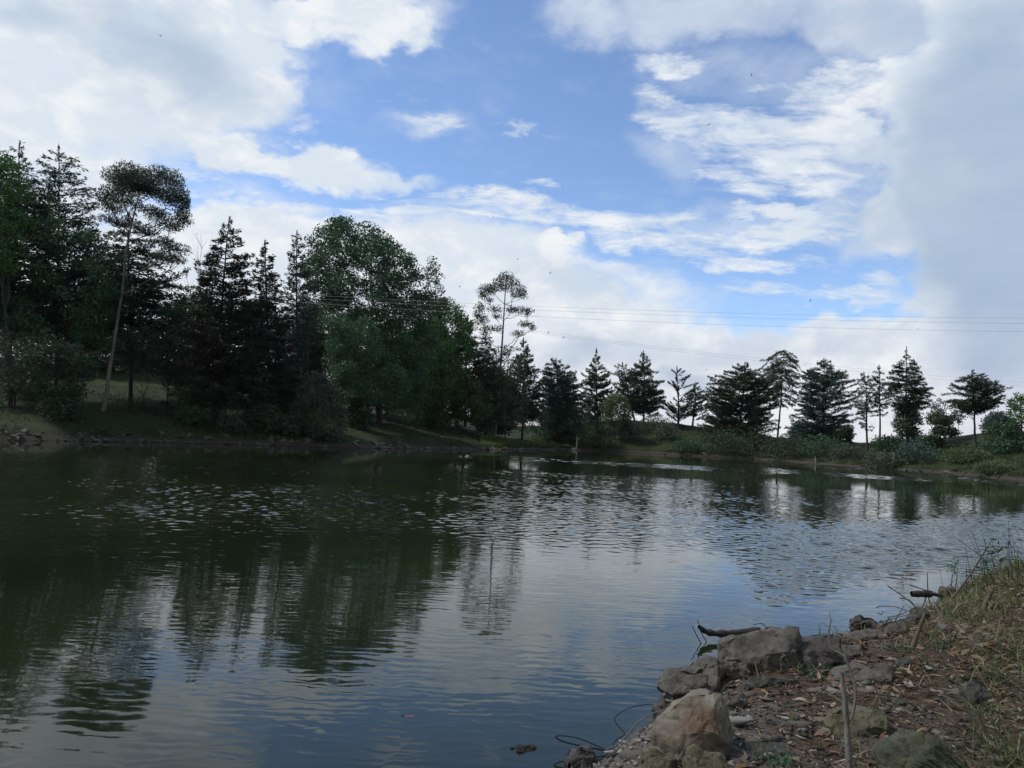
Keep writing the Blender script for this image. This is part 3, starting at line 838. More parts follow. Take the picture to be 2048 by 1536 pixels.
CF('cypress_tree', 'dense cypress just right of the slim lollipop eucalyptus', 'tree', (1045, 866), (1047, 676),
   [(680, 1043, 1051), (700, 1032, 1060), (730, 1022, 1076), (780, 1006, 1086), (830, 1010, 1086)], 106, 'cypress', 18, 220, .35, .3, 1.3)
CF('cypress_tree', 'round shouldered blue green cypress with several short tips', 'tree', (1120, 884), (1112, 718),
   [(720, 1095, 1126), (740, 1082, 1150), (780, 1074, 1162), (830, 1078, 1168), (872, 1082, 1165)], 118, 'bluish', 19, 260, .35, .2, 1.7, spray=.5)
CF('cypress_tree', 'cypress with one needle thin spire right of the round shouldered one', 'tree', (1195, 866), (1193, 697),
   [(702, 1191, 1195), (720, 1185, 1204), (745, 1167, 1216), (790, 1160, 1226), (845, 1162, 1226)], 126, 'cypress', 20, 160, .45, .25, 1.5)
CF('cypress_tree', 'lopsided open cypress leaning left beside a taller pointed one', 'tree', (1270, 838), (1245, 724),
   [(726, 1226, 1252), (745, 1214, 1268), (780, 1222, 1284), (815, 1238, 1284)], 138, 'cypress', 21, 90, .55, .2, 1.3)
CF('cypress_tree', 'pointed broad cypress on the crest with two dark trunks below', 'tree', (1288, 838), (1287, 701),
   [(704, 1285, 1290), (720, 1272, 1300), (735, 1260, 1314), (765, 1248, 1326), (800, 1252, 1330), (824, 1265, 1318)], 138, 'cypress', 22, 200, .35, .25, 1.4)
CF('cypress_tree', 'fan shaped cypress with bare looking upswept branches on the crest', 'tree', (1357, 848), (1354, 732),
   [(735, 1346, 1362), (746, 1334, 1380), (765, 1326, 1394), (790, 1312, 1400), (815, 1318, 1400), (830, 1336, 1386)], 137, 'cypress', 23, 74, .62, .1, 1.2, spray=.12)
CF('cypress_tree', 'small cypress in the dip right of the fan shaped one', 'tree', (1385, 852), (1392, 765),
   [(767, 1388, 1396), (780, 1378, 1408), (805, 1370, 1415), (830, 1374, 1412)], 137, 'cypress', 24, 60, .5, .2, 1.2, spray=.2)
CF('cypress_tree', 'very wide many tipped cypress forming a dark mass on the slope', 'tree', (1475, 890), (1490, 724),
   [(726, 1478, 1498), (742, 1450, 1520), (755, 1418, 1532), (790, 1414, 1542), (840, 1410, 1545), (888, 1418, 1540)], 133, 'cypress', 25, 380, .32, .2, 1.6, spray=.5)
CF('pine_tree', 'tall conifer with hooked tip and drooping branches over a bare trunk', 'tree', (1554, 880), (1568, 700),
   [(703, 1560, 1572), (714, 1540, 1592), (740, 1523, 1596), (765, 1520, 1606), (790, 1530, 1604), (815, 1540, 1582)], 136, 'grey', 26, 120, -.35, .2, 1.3)
CF('cypress_tree', 'broad cypress with upswept arms and foliage down to the slope', 'tree', (1645, 884), (1648, 716),
   [(718, 1640, 1656), (736, 1618, 1680), (752, 1604, 1702), (780, 1600, 1706), (820, 1594, 1702), (862, 1580, 1698), (882, 1590, 1690)], 134, 'bluish', 27, 300, .32, .2, 1.5, spray=.5)
CF('pine_tree', 'thin conifer with curved bare lower trunk beside a slimmer one', 'tree', (1736, 882), (1728, 744),
   [(747, 1720, 1736), (765, 1711, 1750), (800, 1708, 1754), (830, 1710, 1756), (860, 1718, 1745)], 133, 'grey', 28, 90, .15, .2, 1.1)
CF('pine_tree', 'slimmest conifer of the crest with a long bare trunk', 'tree', (1761, 882), (1758, 730),
   [(733, 1756, 1761), (746, 1744, 1768), (775, 1741, 1779), (800, 1745, 1776), (830, 1750, 1770)], 134, 'cypress', 29, 70, .25, .2, 1.1)
CF('pine_tree', 'tallest sharply pointed conifer at the right of the crest', 'tree', (1815, 884), (1813, 694),
   [(700, 1811, 1815), (716, 1804, 1822), (735, 1788, 1842), (760, 1782, 1851), (790, 1778, 1864), (815, 1790, 1850), (830, 1800, 1836)], 132, 'cypress', 30, 190, .15, .3, 1.2)
BL('ivy_covered_tree', 'black rounded bush wrapped round the foot of the tallest pointed conifer', 'bush', (1818, 884), (1818, 870),
   [(815, 1800, 1838), (835, 1790, 1845), (860, 1788, 1846), (880, 1795, 1840)], 130, 'cypress', 31, 34, 1.0, 170, (.30, .18), .1)
BL('broadleaf_tree', 'sparse pale crowned tree between the pointed conifer and the umbrella shaped one', 'tree', (1880, 874), (1880, 848),
   [(797, 1872, 1892), (815, 1856, 1910), (835, 1850, 1914), (850, 1866, 1898)], 128, 'grey', 32, 26, .75, 50, (.30, .17), .09)
CF('cypress_tree', 'umbrella shaped cypress on a clear trunk at the right end of the crest', 'tree', (1952, 868), (1944, 740),
   [(742, 1938, 1952), (755, 1918, 1976), (766, 1908, 2002), (785, 1903, 1999), (805, 1898, 1986), (822, 1926, 1966)], 122, 'cypress', 33, 150, .35, .15, 1.3)
BL('broadleaf_tree', 'fresh green round tree cut by the right edge', 'tree', (2046, 872), (2042, 850),
   [(789, 2030, 2056), (805, 2015, 2076), (830, 2016, 2082), (847, 2024, 2070)], 118, 'green', 34, 36, .75, 70, (.28, .17), .1)
BL('broadleaf_tree', 'spindly little tree between the sparse pale crown and the umbrella shaped cypress', 'tree', (1918, 872), (1917, 850),
   [(820, 1908, 1926), (832, 1900, 1932), (846, 1905, 1928)], 128, 'cypress', 35, 12, .6, 40, (.28, .15), .06)
BL('broadleaf_tree', 'hazy low tree beyond the crest right of the umbrella shaped cypress', 'tree', (1998, 880), (1998, 862),
   [(826, 1985, 2010), (838, 1968, 2028), (856, 1960, 2036)], 170, 'bluish', 36, 34, 1.4, 110, (.40, .24), .1)
BL('broadleaf_tree', 'pale green round tree in front of the two dark trunks on the far slope', 'tree', (1230, 880), (1228, 860),
   [(790, 1214, 1246), (805, 1199, 1262), (830, 1198, 1268), (852, 1208, 1258)], 122, 'pale', 37, 44, .95, 110, (.28, .17), .12)
# ---- trees and bushes under and behind the left row
BL('understory_tree', 'grey green feathery bush at the left edge above the grass', 'bush', (30, 815), (30, 790),
   [(665, -20, 60), (700, -40, 82), (750, -40, 88), (800, -30, 80)], 62, 'grey', 40, 44, .9, 120, (.22, .09), .1)
BL('understory_tree', 'small round leafy tree just right of the pale leaning trunk', 'tree', (258, 812), (262, 745),
   [(660, 250, 310), (685, 228, 336), (715, 228, 342), (742, 250, 325)], 62, 'grey', 41, 46, .8, 120, (.20, .10), .09, depth=.7)
BL('understory_tree', 'dark slender tree before the lit grass right of the small round one', 'tree', (334, 822), (336, 770),
   [(620, 320, 380), (680, 322, 400), (740, 325, 385), (770, 330, 370)], 63, 'broad', 42, 40, .85, 110, (.22, .12), .08)
bare_tree('gnarled_tree', 'little gnarled leafless tree before the lit grass', (288, 815), [(276, 742), (292, 750), (304, 760), (270, 765)], 61, 43, .07, 'dark')
BL('shrub', 'rounded leafy shrub catching light at the foot of the big rounded tree', 'bush', (635, 874), (635, 862),
   [(748, 618, 656), (780, 590, 678), (810, 576, 690), (842, 572, 697), (862, 588, 690)], 62, 'grey', 44, 62, .75, 170, (.22, .085), .09, up=-.4)
BL('small_tree', 'low olive green tree leaning right above the pale fallen log', 'tree', (914, 862), (916, 838),
   [(756, 924, 952), (775, 896, 968), (800, 888, 986), (825, 900, 982), (842, 905, 955)], 78, 'pale', 45, 40, .8, 120, (.22, .13), .09)
BL('small_tree', 'leafy young tree wrapped round the lower trunk of the slim lollipop eucalyptus', 'tree', (1012, 866), (1010, 830),
   [(690, 1000, 1030), (720, 975, 1050), (760, 965, 1060), (810, 970, 1062), (850, 985, 1050)], 104, 'grey', 46, 70, .9, 70, (.26, .13), .1)
BL('small_tree', 'dark leafy thicket tree under the crown of the far left cypresses', 'tree', (90, 832), (90, 800),
   [(680, 60, 150), (715, 40, 185), (765, 60, 180), (790, 80, 160)], 66, 'cypress', 47, 40, .9, 130, (.26, .13), .1)
k_ = 50
for (x0, x1, y0, y1, Y, lf, lab) in [
    (-110, 60, 540, 800, 92, 'cypress', 'dark tree filling the background at the left edge'),
    (40, 200, 560, 745, 95, 'broad', 'dark tree behind the two feathery cypresses'),
    (150, 330, 540, 735, 96, 'cypress', 'dark tree behind the pale leaning trunk'),
    (320, 470, 590, 800, 88, 'broad', 'dark tree behind the thin leafless one'),
    (430, 600, 600, 830, 86, 'cypress', 'dark tree behind the pair of spire cypresses'),
    (585, 660, 610, 760, 90, 'grey', 'thin crowned tree filling the slot left of the big rounded tree'),
    (550, 660, 735, 840, 90, 'broad', 'dark tree behind the narrow ragged column'),
    (640, 830, 620, 800, 92, 'cypress', 'dark tree behind the big rounded tree'),
    (800, 930, 650, 830, 94, 'broad', 'dark tree behind the lighter drooping one'),
    (930, 1050, 740, 850, 108, 'cypress', 'dark tree behind the slim lollipop eucalyptus'),
    (1080, 1170, 800, 880, 128, 'broad', 'dark tree behind the round shouldered cypress')]:
    mx = (x0 + x1) / 2
    BL('background_tree', lab, 'tree', (mx, y1 + 25), (mx, y1 - 30), [(y0, mx - 20, mx + 20), (y0 + 30, x0 + 12, x1 - 12), ((y0 + y1) / 2, x0, x1), (y1 - 15, x0 + 5, x1 - 5), (y1 + 10, x0 + 20, x1 - 20)],
       Y, lf, k_, 90, 1.35, 200, (.32, .19), .18, group='dark trees behind the front row', behind=.85)
    k_ += 1
BUSH = [  # x, base row, half width, height in photo pixels, leaf, label
    (120, 838, 46, 60, 'cypress', 'dark bush low on the bank left of the pale trunk'), (60, 800, 40, 50, 'broad', 'dark bush under the left edge cypress'),
    (385, 850, 34, 80, 'broad', 'dark bush under the thin leafless tree'), (455, 862, 46, 70, 'grey', 'dull bush at the foot of the taller spire cypress'),
    (520, 864, 44, 60, 'cypress', 'black bush at the foot of the shorter spire cypress'), (575, 868, 26, 40, 'grey', 'low bush left of the rounded lit shrub'),
    (720, 858, 30, 60, 'cypress', 'black bush between the rounded shrub and the two trunks'), (815, 850, 44, 84, 'broad', 'hanging bush right of the two trunks'),
    (870, 858, 34, 60, 'cypress', 'dark bush left of the low olive tree'), (968, 866, 26, 60, 'broad', 'bush left of the bright grass wedge'),
    (1065, 872, 34, 70, 'broad', 'bush above the bright grass wedge'), (1105, 884, 38, 66, 'cypress', 'dark bush at the right tip of the bright grass wedge'),
    (1155, 892, 40, 84, 'broad', 'big dark bush in the corner of the far shore'), (1200, 896, 40, 60, 'cypress', 'dark bush above the thin white post in the corner'),
    (1260, 880, 26, 48, 'grey', 'bush on the slope right of the pale green round tree'), (1312, 862, 34, 40, 'pale', 'yellow green bush under the broad pointed cypress'),
    (1335, 880, 26, 40, 'grey', 'low bush on the open slope'), (1375, 905, 30, 36, 'broad', 'low bush at the water below the fan shaped cypress'),
    (1440, 905, 44, 60, 'cypress', 'black bush below the wide many tipped cypress'), (1510, 912, 50, 60, 'cypress', 'black bush below the drooping conifer'),
    (1580, 915, 44, 56, 'cypress', 'black bush between drooping conifer and broad cypress'), (1640, 912, 46, 50, 'broad', 'dark bush beneath the broad cypress'),
    (1597, 885, 20, 44, 'grey', 'thin bush on the crest between two conifers'), (1692, 880, 14, 40, 'cypress', 'rounded dark bush at the crest gap'),
    (1775, 900, 30, 34, 'broad', 'bush below the slimmest conifer'), (1830, 925, 44, 56, 'bluish', 'round grey green bush halfway down the right bank'),
    (1775, 935, 36, 34, 'grey', 'low bush above the waterline of the right bank'), (1890, 870, 24, 18, 'cypress', 'little bush under the sparse pale crown'),
    (1880, 850, 24, 26, 'pale', 'flat pale green bush below the sparse crown'), (1935, 925, 40, 34, 'pale', 'yellow green bush on the right slope'),
    (2020, 905, 50, 46, 'broad', 'dark green bush on the right edge of the slope'), (2010, 872, 40, 34, 'broad', 'bush on the crest under the fresh green round tree'),
    (1990, 945, 36, 26, 'pale', 'low yellow green bush near the water at the right edge'), (1700, 918, 34, 30, 'grey', 'low bush above the small white stake'),
    (1860, 890, 26, 22, 'broad', 'low bush below the sparse crown')]
for i, (x, y, hw, h, lf, lab) in enumerate(BUSH):
    Y = auto_depth(x, y)
    if x > 1250: h *= .72; hw *= 1.15
    BL('bush', lab, 'bush', (x, y), (x, y - h * .3), [(y - h, x - hw * .35, x + hw * .4), (y - h * .75, x - hw * .8, x + hw * .75), (y - h * .4, x - hw, x + hw), (y - 2, x - hw * .8, x + hw * .8)],
       Y, lf, 70 + i, 22, hw * Y / F * .42, 110, (.24, .12) if Y < 85 else (.30, .16), .05, group='bushes along the far bank')
# ------------------------------------------------------------------ the near bank
def rock_mat(name, dark, mid, pale, stain=None, moss=0.0, scale=7.0, spots=.0, at=None):
    m, b, p, o = mat_new(name)
    t = b.n('ShaderNodeTexCoord').outputs['Object']
    n1 = b.noise(t, scale, 8, 0.62, .3); n2 = b.noise(t, scale * 5, 6, 0.7); n3 = b.noise(t, scale * 22, 4, .7)
    c = b.ramp(b.m('ADD', b.m('MULTIPLY', n1, .65), b.m('MULTIPLY', n2, .35)), [(.33, dark), (.52, mid), (.72, pale)])
    if stain: c = b.mix(b.mr(b.m('ADD', b.vm('LENGTH', b.vm('SUBTRACT', t, at), out=1), b.m('MULTIPLY', b.m('SUBTRACT', b.noise(t, scale * 1.5, 6, .65, .5), .5), 1.1)), .26, .02), c, b.mix(n2, stain, tuple(v * .6 for v in stain)))
    if moss: c = b.mix(b.m('MULTIPLY', b.mr(b.noise(t, scale * 1.1, 6, .65), .46, .62), moss), c, (.055, .062, .022))
    c = b.mix(b.m('MULTIPLY', b.mr(n3, .5, .75), .35), c, tuple(v * .35 for v in dark))
    if spots: c = b.mix(b.mr(b.noise(t, scale * 1.4, 3, .7, 1.2), spots, spots + .02), c, (.55, .54, .50))
    z = b.sep(b.n('ShaderNodeNewGeometry').outputs['Position'])[2]
    c = b.mix(b.mr(b.m('ADD', z, b.m('MULTIPLY', n2, .03)), .075, .03), c, (.018, .017, .013))   # wet foot at the waterline
    b.put(p.inputs['Base Color'], c)
    p.inputs['Roughness'].default_value = .85
    bp = b.n('ShaderNodeBump'); bp.inputs['Distance'].default_value = .012; bp.inputs['Strength'].default_value = .9
    b.put(bp.inputs['Height'], b.m('ADD', n2, b.m('MULTIPLY', n3, .5))); b.put(p.inputs['Normal'], bp.outputs[0])
    return m
RM = {
    'grey': rock_mat('grey_brown_rock', (.036, .032, .025), (.094, .085, .068), (.175, .160, .132), spots=.70),
    'dark': rock_mat('dark_rock', (.030, .028, .026), (.070, .066, .060), (.125, .118, .105), spots=.69),
    'tan': rock_mat('rust_stained_rock', (.075, .062, .045), (.165, .145, .112), (.30, .28, .24), (.150, .098, .062), scale=3.6, spots=.68, at=(.07, -.22, .20)),
    'olive': rock_mat('yellow_green_rock', (.050, .044, .026), (.110, .098, .060), (.17, .155, .105), moss=.6, spots=.69),
    'mossy': rock_mat('mossy_dark_rock', (.030, .032, .022), (.065, .066, .045), (.11, .11, .08), moss=.8),
}

def hull_rock(pts, seed, rough=.05, cuts=5):
    bm = bmesh.new()
    for q in pts: bm.verts.new(tuple(q))
    r = bmesh.ops.convex_hull(bm, input=bm.verts)
    bmesh.ops.delete(bm, geom=[g for g in set(r['geom_interior'] + r['geom_unused']) if isinstance(g, bmesh.types.BMVert)], context='VERTS')
    bmesh.ops.triangulate(bm, faces=bm.faces)
    size = max((max(v.co[i] for v in bm.verts) - min(v.co[i] for v in bm.verts)) for i in range(3))
    for _ in range(2):
        ed = [e for e in bm.edges if e.calc_length() > size * .16]
        bmesh.ops.subdivide_edges(bm, edges=ed, cuts=1, use_grid_fill=False); bmesh.ops.triangulate(bm, faces=bm.faces)
    bmesh.ops.smooth_vert(bm, verts=bm.verts, factor=.05, use_axis_x=True, use_axis_y=True, use_axis_z=True)
    bmesh.ops.subdivide_edges(bm, edges=bm.edges, cuts=cuts // 2 + 1, use_grid_fill=True)
    bm.normal_update()
    o = Vector((seed * 3.1, seed * 1.7, 0))
    for v in bm.verts:
        q = v.co / size
        d = mnoise.fractal(q * 2.2 + o, .9, 2.0, 5) * rough * 1.5 - abs(mnoise.noise(q * 3.1 + o)) * rough * 1.6 + mnoise.noise(q * 14 + o) * rough * .22 + (mnoise.noise(Vector((q.x * 2, q.y * 2, q.z * 9)) + o)) * rough * .35
        vd = mnoise.voronoi(q * 2.6 + o)[0]; d += (.38 - vd[0]) * rough * 1.3 - max(0, .06 - (vd[1] - vd[0])) * rough * 5
        vd = mnoise.voronoi(q * 7 + o)[0]; d += (.38 - vd[0]) * rough * .25
        cr = mnoise.noise(q * 5 + o); d -= max(0, .10 - abs(cr)) * rough * 2.2        # grooves
        v.co += v.normal * d * size
    me = bpy.data.meshes.new('rock'); bm.to_mesh(me); bm.free()
    me.polygons.foreach_set('use_smooth', [True] * len(me.polygons))
    me.set_sharp_from_angle(angle=rad(24))
    return me

def rock(label, outline, base, mat='grey', seed=1, thick=.7, rough=.045, name='rock', cat='rock', front=.75, sink=.06, water=False, group=None):
    if water: g = W(base[0], base[1], 0.0)
    else: g = G(base[0], base[1], 1.5, 60)
    if g is None: g = W(base[0], base[1], .3)
    Y = float(g[1])
    ol = np.array([P(x, y, Y) for x, y in outline])
    w = ol[:, 0].max() - ol[:, 0].min()
    Y += w * thick * .45
    ol = np.array([P(x, y, Y) for x, y in outline])
    c = ol.mean(0)
    rng = np.random.default_rng(seed)
    fr = c + (ol - c) * front * rng.uniform(.85, 1.1, (len(ol), 1)); fr[:, 1] -= w * thick * .42 * rng.uniform(.6, 1.1, len(ol)); fr[:, 2] -= (fr[:, 2] - ol[:, 2].min()) * .28
    bk = c + (ol - c) * .8; bk[:, 1] += w * thick * .5; bk[:, 2] -= .02
    lowf = fr.copy(); lowf[:, 2] = np.minimum(lowf[:, 2], g[2] - sink)
    lowb = bk.copy(); lowb[:, 2] = g[2] - sink - .05
    pts = np.concatenate([ol, fr, bk, lowf[::2], lowb[::2]])
    o3 = np.array([c[0], c[1], g[2]])
    me = hull_rock(pts - o3, seed, rough)
    ob = link_mesh(name, me, RM[mat], None, tuple(o3))
    return tag(ob, label, cat, group)

rock('big pointed tan boulder with rust stained face and pale top at the waterline', [(1298, 1500), (1304, 1450), (1345, 1408), (1395, 1384), (1428, 1378), (1446, 1392), (1464, 1432), (1470, 1480), (1460, 1512), (1400, 1536), (1320, 1530)], (1390, 1530), 'tan', 3, .8, .03)
rock('long sloping slab, the highest of the boulders at the water', [(1440, 1288), (1470, 1272), (1520, 1264), (1575, 1250), (1600, 1252), (1610, 1268), (1606, 1290), (1566, 1338), (1550, 1350), (1480, 1344), (1442, 1315)], (1515, 1352), 'grey', 5, .7)
rock('dark boulder with white streaks right of the long sloping slab', [(1562, 1298), (1590, 1287), (1648, 1268), (1682, 1264), (1690, 1276), (1690, 1302), (1670, 1318), (1600, 1344), (1570, 1336)], (1625, 1340), 'dark', 8, .7)
rock('low fissured rock sloping down into the water at the left of the group', [(1308, 1370), (1340, 1340), (1395, 1324), (1440, 1312), (1462, 1328), (1455, 1358), (1420, 1378), (1350, 1402), (1325, 1394)], (1395, 1396), 'grey', 11, .8, .06)
rock('small angular block propped against the long sloping slab', [(1440, 1330), (1455, 1314), (1482, 1314), (1500, 1328), (1497, 1348), (1480, 1362), (1455, 1362)], (1470, 1364), 'grey', 14, .8, .06)
rock('small flat slab behind the peak of the tan boulder', [(1343, 1390), (1362, 1370), (1394, 1372), (1402, 1384), (1372, 1400), (1348, 1402)], (1370, 1402), 'grey', 17, .8)
rock('small block at the water left of the tan boulder', [(1305, 1440), (1306, 1412), (1330, 1396), (1350, 1402), (1350, 1425), (1325, 1445)], (1325, 1446), 'dark', 20, .9, water=True)
rock('flat grey slab dipping under water left of the tan boulder', [(1256, 1490), (1276, 1455), (1306, 1452), (1318, 1480), (1306, 1504), (1262, 1502)], (1290, 1504), 'grey', 23, .9, water=True)
rock('dark notched rock cut by the bottom edge, standing in water', [(1118, 1540), (1133, 1502), (1163, 1493), (1190, 1503), (1214, 1540), (1200, 1560), (1130, 1560)], (1165, 1560), 'dark', 26, .9, .07, water=True)
rock('yellow green rock at the bottom edge below the tan boulder', [(1279, 1525), (1285, 1502), (1312, 1496), (1340, 1508), (1366, 1522), (1374, 1560), (1285, 1560)], (1325, 1560), 'olive', 29, .9)
rock('pale round shouldered rock at the bottom edge right of the yellow green one', [(1371, 1525), (1375, 1500), (1390, 1491), (1412, 1500), (1442, 1512), (1466, 1540), (1455, 1560), (1375, 1560)], (1415, 1560), 'olive', 32, .9)
rock('flat black slab with one white spot right of the tan boulder', [(1474, 1500), (1486, 1484), (1530, 1476), (1574, 1480), (1584, 1490), (1576, 1508), (1520, 1514), (1480, 1512)], (1530, 1514), 'dark', 35, .5)
rock('round yellow brown boulder behind the upright dead branch', [(1652, 1450), (1664, 1424), (1700, 1412), (1742, 1414), (1770, 1426), (1778, 1446), (1745, 1474), (1695, 1484), (1662, 1470)], (1705, 1486), 'olive', 38, .75)
rock('broad mossy slab half hidden by rushes at the bottom edge', [(1746, 1512), (1762, 1490), (1808, 1474), (1862, 1468), (1905, 1486), (1900, 1530), (1800, 1545), (1752, 1534)], (1815, 1550), 'mossy', 41, .7)
rock('half buried grey slab among the leaves above the round boulder', [(1634, 1362), (1680, 1340), (1738, 1324), (1792, 1326), (1800, 1340), (1750, 1356), (1690, 1366), (1645, 1374)], (1705, 1370), 'grey', 44, .5)
rock('small dark cube of stone on the leaf litter', [(1791, 1330), (1800, 1314), (1820, 1314), (1828, 1324), (1815, 1336), (1796, 1338)], (1808, 1338), 'dark', 47, .9)
rock('black overhanging rock poking out over the water beyond the boulders', [(1700, 1238), (1718, 1229), (1742, 1233), (1758, 1248), (1752, 1264), (1722, 1264)], (1732, 1266), 'dark', 50, .8, .07)
rock('low flat grey rock just in front of the overhanging black one', [(1690, 1272), (1722, 1258), (1764, 1258), (1776, 1266), (1750, 1282), (1700, 1284)], (1730, 1284), 'grey', 53, .6)
rock('squarish grey rock under the tangle of twigs', [(1818, 1232), (1826, 1214), (1846, 1210), (1862, 1222), (1854, 1242), (1826, 1244)], (1840, 1244), 'grey', 56, .8)
rock('blue grey rock sunk in grass at the right', [(1915, 1400), (1922, 1372), (1950, 1362), (1978, 1370), (1984, 1395), (1960, 1410), (1925, 1412)], (1948, 1412), 'dark', 59, .8)
rock('small mossy stone in the middle of the leaf litter', [(1782, 1412), (1790, 1396), (1808, 1392), (1818, 1402), (1805, 1414)], (1798, 1416), 'mossy', 62, .8)
rock('grey rock on the grassy lip below the small leafy plant', [(1878, 1192), (1884, 1172), (1906, 1172), (1918, 1182), (1912, 1196)], (1896, 1198), 'grey', 65, .8)
rock('rough rock just awash in open water near the bottom', [(1020, 1494), (1036, 1487), (1058, 1489), (1076, 1496), (1082, 1505), (1060, 1508), (1036, 1505)], (1050, 1507), 'mossy', 68, .8, .09, water=True, sink=.1)
rock('small wedge of stone at the tip of the fissured rock', [(1398, 1376), (1404, 1362), (1414, 1358), (1424, 1372), (1420, 1384)], (1410, 1386), 'grey', 71, .8)
rock('thin upright chip of rock wedged between slab and dark boulder', [(1556, 1340), (1560, 1312), (1570, 1304), (1578, 1330), (1572, 1348)], (1566, 1350), 'grey', 74, .5)

rock('angular slab filling the gap between the fissured rock and the long sloping slab', [(1405, 1345), (1420, 1322), (1450, 1312), (1468, 1322), (1460, 1350), (1430, 1362)], (1438, 1366), 'grey', 80, .8, .05)
rock('flat shelf of rock at the foot of the long sloping slab', [(1490, 1368), (1502, 1352), (1545, 1350), (1570, 1358), (1562, 1372), (1515, 1378)], (1530, 1380), 'dark', 83, .5, .05)
rock('low split slab right of the dark streaked boulder', [(1672, 1310), (1690, 1290), (1726, 1286), (1742, 1296), (1722, 1312), (1690, 1320)], (1706, 1322), 'grey', 86, .6, .05)
rock('grey slab leaning against the back of the tan boulder', [(1440, 1402), (1452, 1384), (1484, 1382), (1500, 1396), (1488, 1414), (1456, 1420)], (1472, 1422), 'grey', 89, .7, .05)
rock('brown grey block beside the twig tangle', [(1772, 1262), (1784, 1246), (1810, 1244), (1820, 1256), (1806, 1270), (1782, 1272)], (1796, 1274), 'grey', 92, .8, .05)

# smaller loose stones, each one its own; each is named after the landmark it lies beside
MARKS = [('the tan boulder', 1385, 1460), ('the long sloping slab', 1520, 1310), ('the dark streaked boulder', 1630, 1305), ('the round yellow brown boulder', 1712, 1450), ('the half buried slab', 1710, 1348),
         ('the upright dead branch', 1694, 1500), ('the flat black slab', 1530, 1494), ('the small angular block', 1470, 1340), ('the slanting brown stake', 1828, 1290), ('the mossy slab at the bottom', 1820, 1505),
         ('the blue grey rock in the grass', 1950, 1388), ('the dark cube of stone', 1808, 1326), ('the black overhanging rock', 1730, 1247), ('the pale rock at the bottom edge', 1415, 1530)]
_used = {}
def beside(x, y):
    m_ = min(MARKS, key=lambda q: (q[1] - x) ** 2 + (1.6 * (q[2] - y)) ** 2)
    dx_, dy_ = x - m_[1], y - m_[2]
    d_ = ('just ' if math.hypot(dx_, dy_) < 60 else 'well ') + (('right of' if dx_ > 0 else 'left of') if abs(dx_) > 1.3 * abs(dy_) else ('in front of' if dy_ > 0 else 'behind'))
    return d_ + ' ' + m_[0]
ORD = ['', 'second ', 'third ', 'fourth ', 'fifth ', 'sixth ', 'seventh ']
def uniq(a, b_):
    k = a + '|' + b_; i_ = _used.get(k, 0); _used[k] = i_ + 1
    return (ORD[min(i_, 6)] + a + ' ' + b_) if i_ else a + ' ' + b_
rng = np.random.default_rng(77)
SMALL = [(1490, 1382, 26), (1530, 1372, 30), (1560, 1392, 34), (1548, 1365, 18), (1600, 1380, 26), (1575, 1420, 36), (1610, 1405, 28), (1520, 1420, 30), (1540, 1450, 24), (1500, 1400, 20),
         (1590, 1450, 34), (1630, 1440, 24), (1570, 1470, 44), (1620, 1475, 26), (1500, 1445, 20), (1640, 1390, 20), (1660, 1395, 16), (1480, 1465, 18), (1600, 1520, 30), (1640, 1505, 22), (1545, 1525, 26),
         (1720, 1300, 20), (1790, 1262, 24), (1808, 1250, 20), (1770, 1285, 16), (1850, 1345, 18), (1880, 1300, 20), (1730, 1395, 16), (1500, 1540, 30), (1830, 1440, 18), (1870, 1430, 14), (1450, 1375, 22), (1425, 1392, 18),
         (1530, 1395, 16), (1555, 1440, 18), (1610, 1430, 16), (1585, 1405, 14), (1515, 1468, 16), (1475, 1425, 16), (1640, 1465, 14), (1660, 1500, 18), (1620, 1360, 18), (1655, 1378, 16), (1595, 1352, 22)]
for i, (x, y, w) in enumerate(SMALL):
    k = rng.integers(6, 9); a = np.linspace(0, 2 * math.pi, k, endpoint=False)
    ol = [(x + math.cos(t) * w / 2 * rng.uniform(.75, 1.15), y - w * .22 - math.sin(t) * w * rng.uniform(.22, .40)) for t in a]
    rock(uniq(('dark ' if i % 3 == 2 else 'grey ') + ('large' if w > 25 else 'small' if w > 17 else 'tiny') + ' stone in the rubble', beside(x, y)), ol, (x, y), ('grey', 'grey', 'dark')[i % 3], 100 + i, .8, .06, name='stone', cat='stone', group='loose stones on the near bank', sink=.02)

def world_scatter(n, x0, x1, y0, y1, rng):
    X = rng.uniform(x0, x1, n); Y = y0 + (y1 - y0) * rng.random(n) ** 1.35
    s = pond_sd(X, Y); k = s > .03
    return X[k], Y[k], ground(X[k], Y[k]), s[k]

# gravel
def simple_mat(name, stops, rough=.85, trans=0.0):
    m, b, p, o = mat_new(name)
    g = b.n('ShaderNodeNewGeometry').outputs['Random Per Island']
    c = b.ramp(g, stops); b.put(p.inputs['Base Color'], c); p.inputs['Roughness'].default_value = rough
    p.inputs['Specular IOR Level'].default_value = .3
    if trans:
        tr = b.n('ShaderNodeBsdfTranslucent'); b.put(tr.inputs[0], c)
        mx = b.n('ShaderNodeMixShader'); mx.inputs[0].default_value = trans
        m.node_tree.links.new(p.outputs[0], mx.inputs[1]); m.node_tree.links.new(tr.outputs[0], mx.inputs[2]); m.node_tree.links.new(mx.outputs[0], o.inputs[0])
    return m

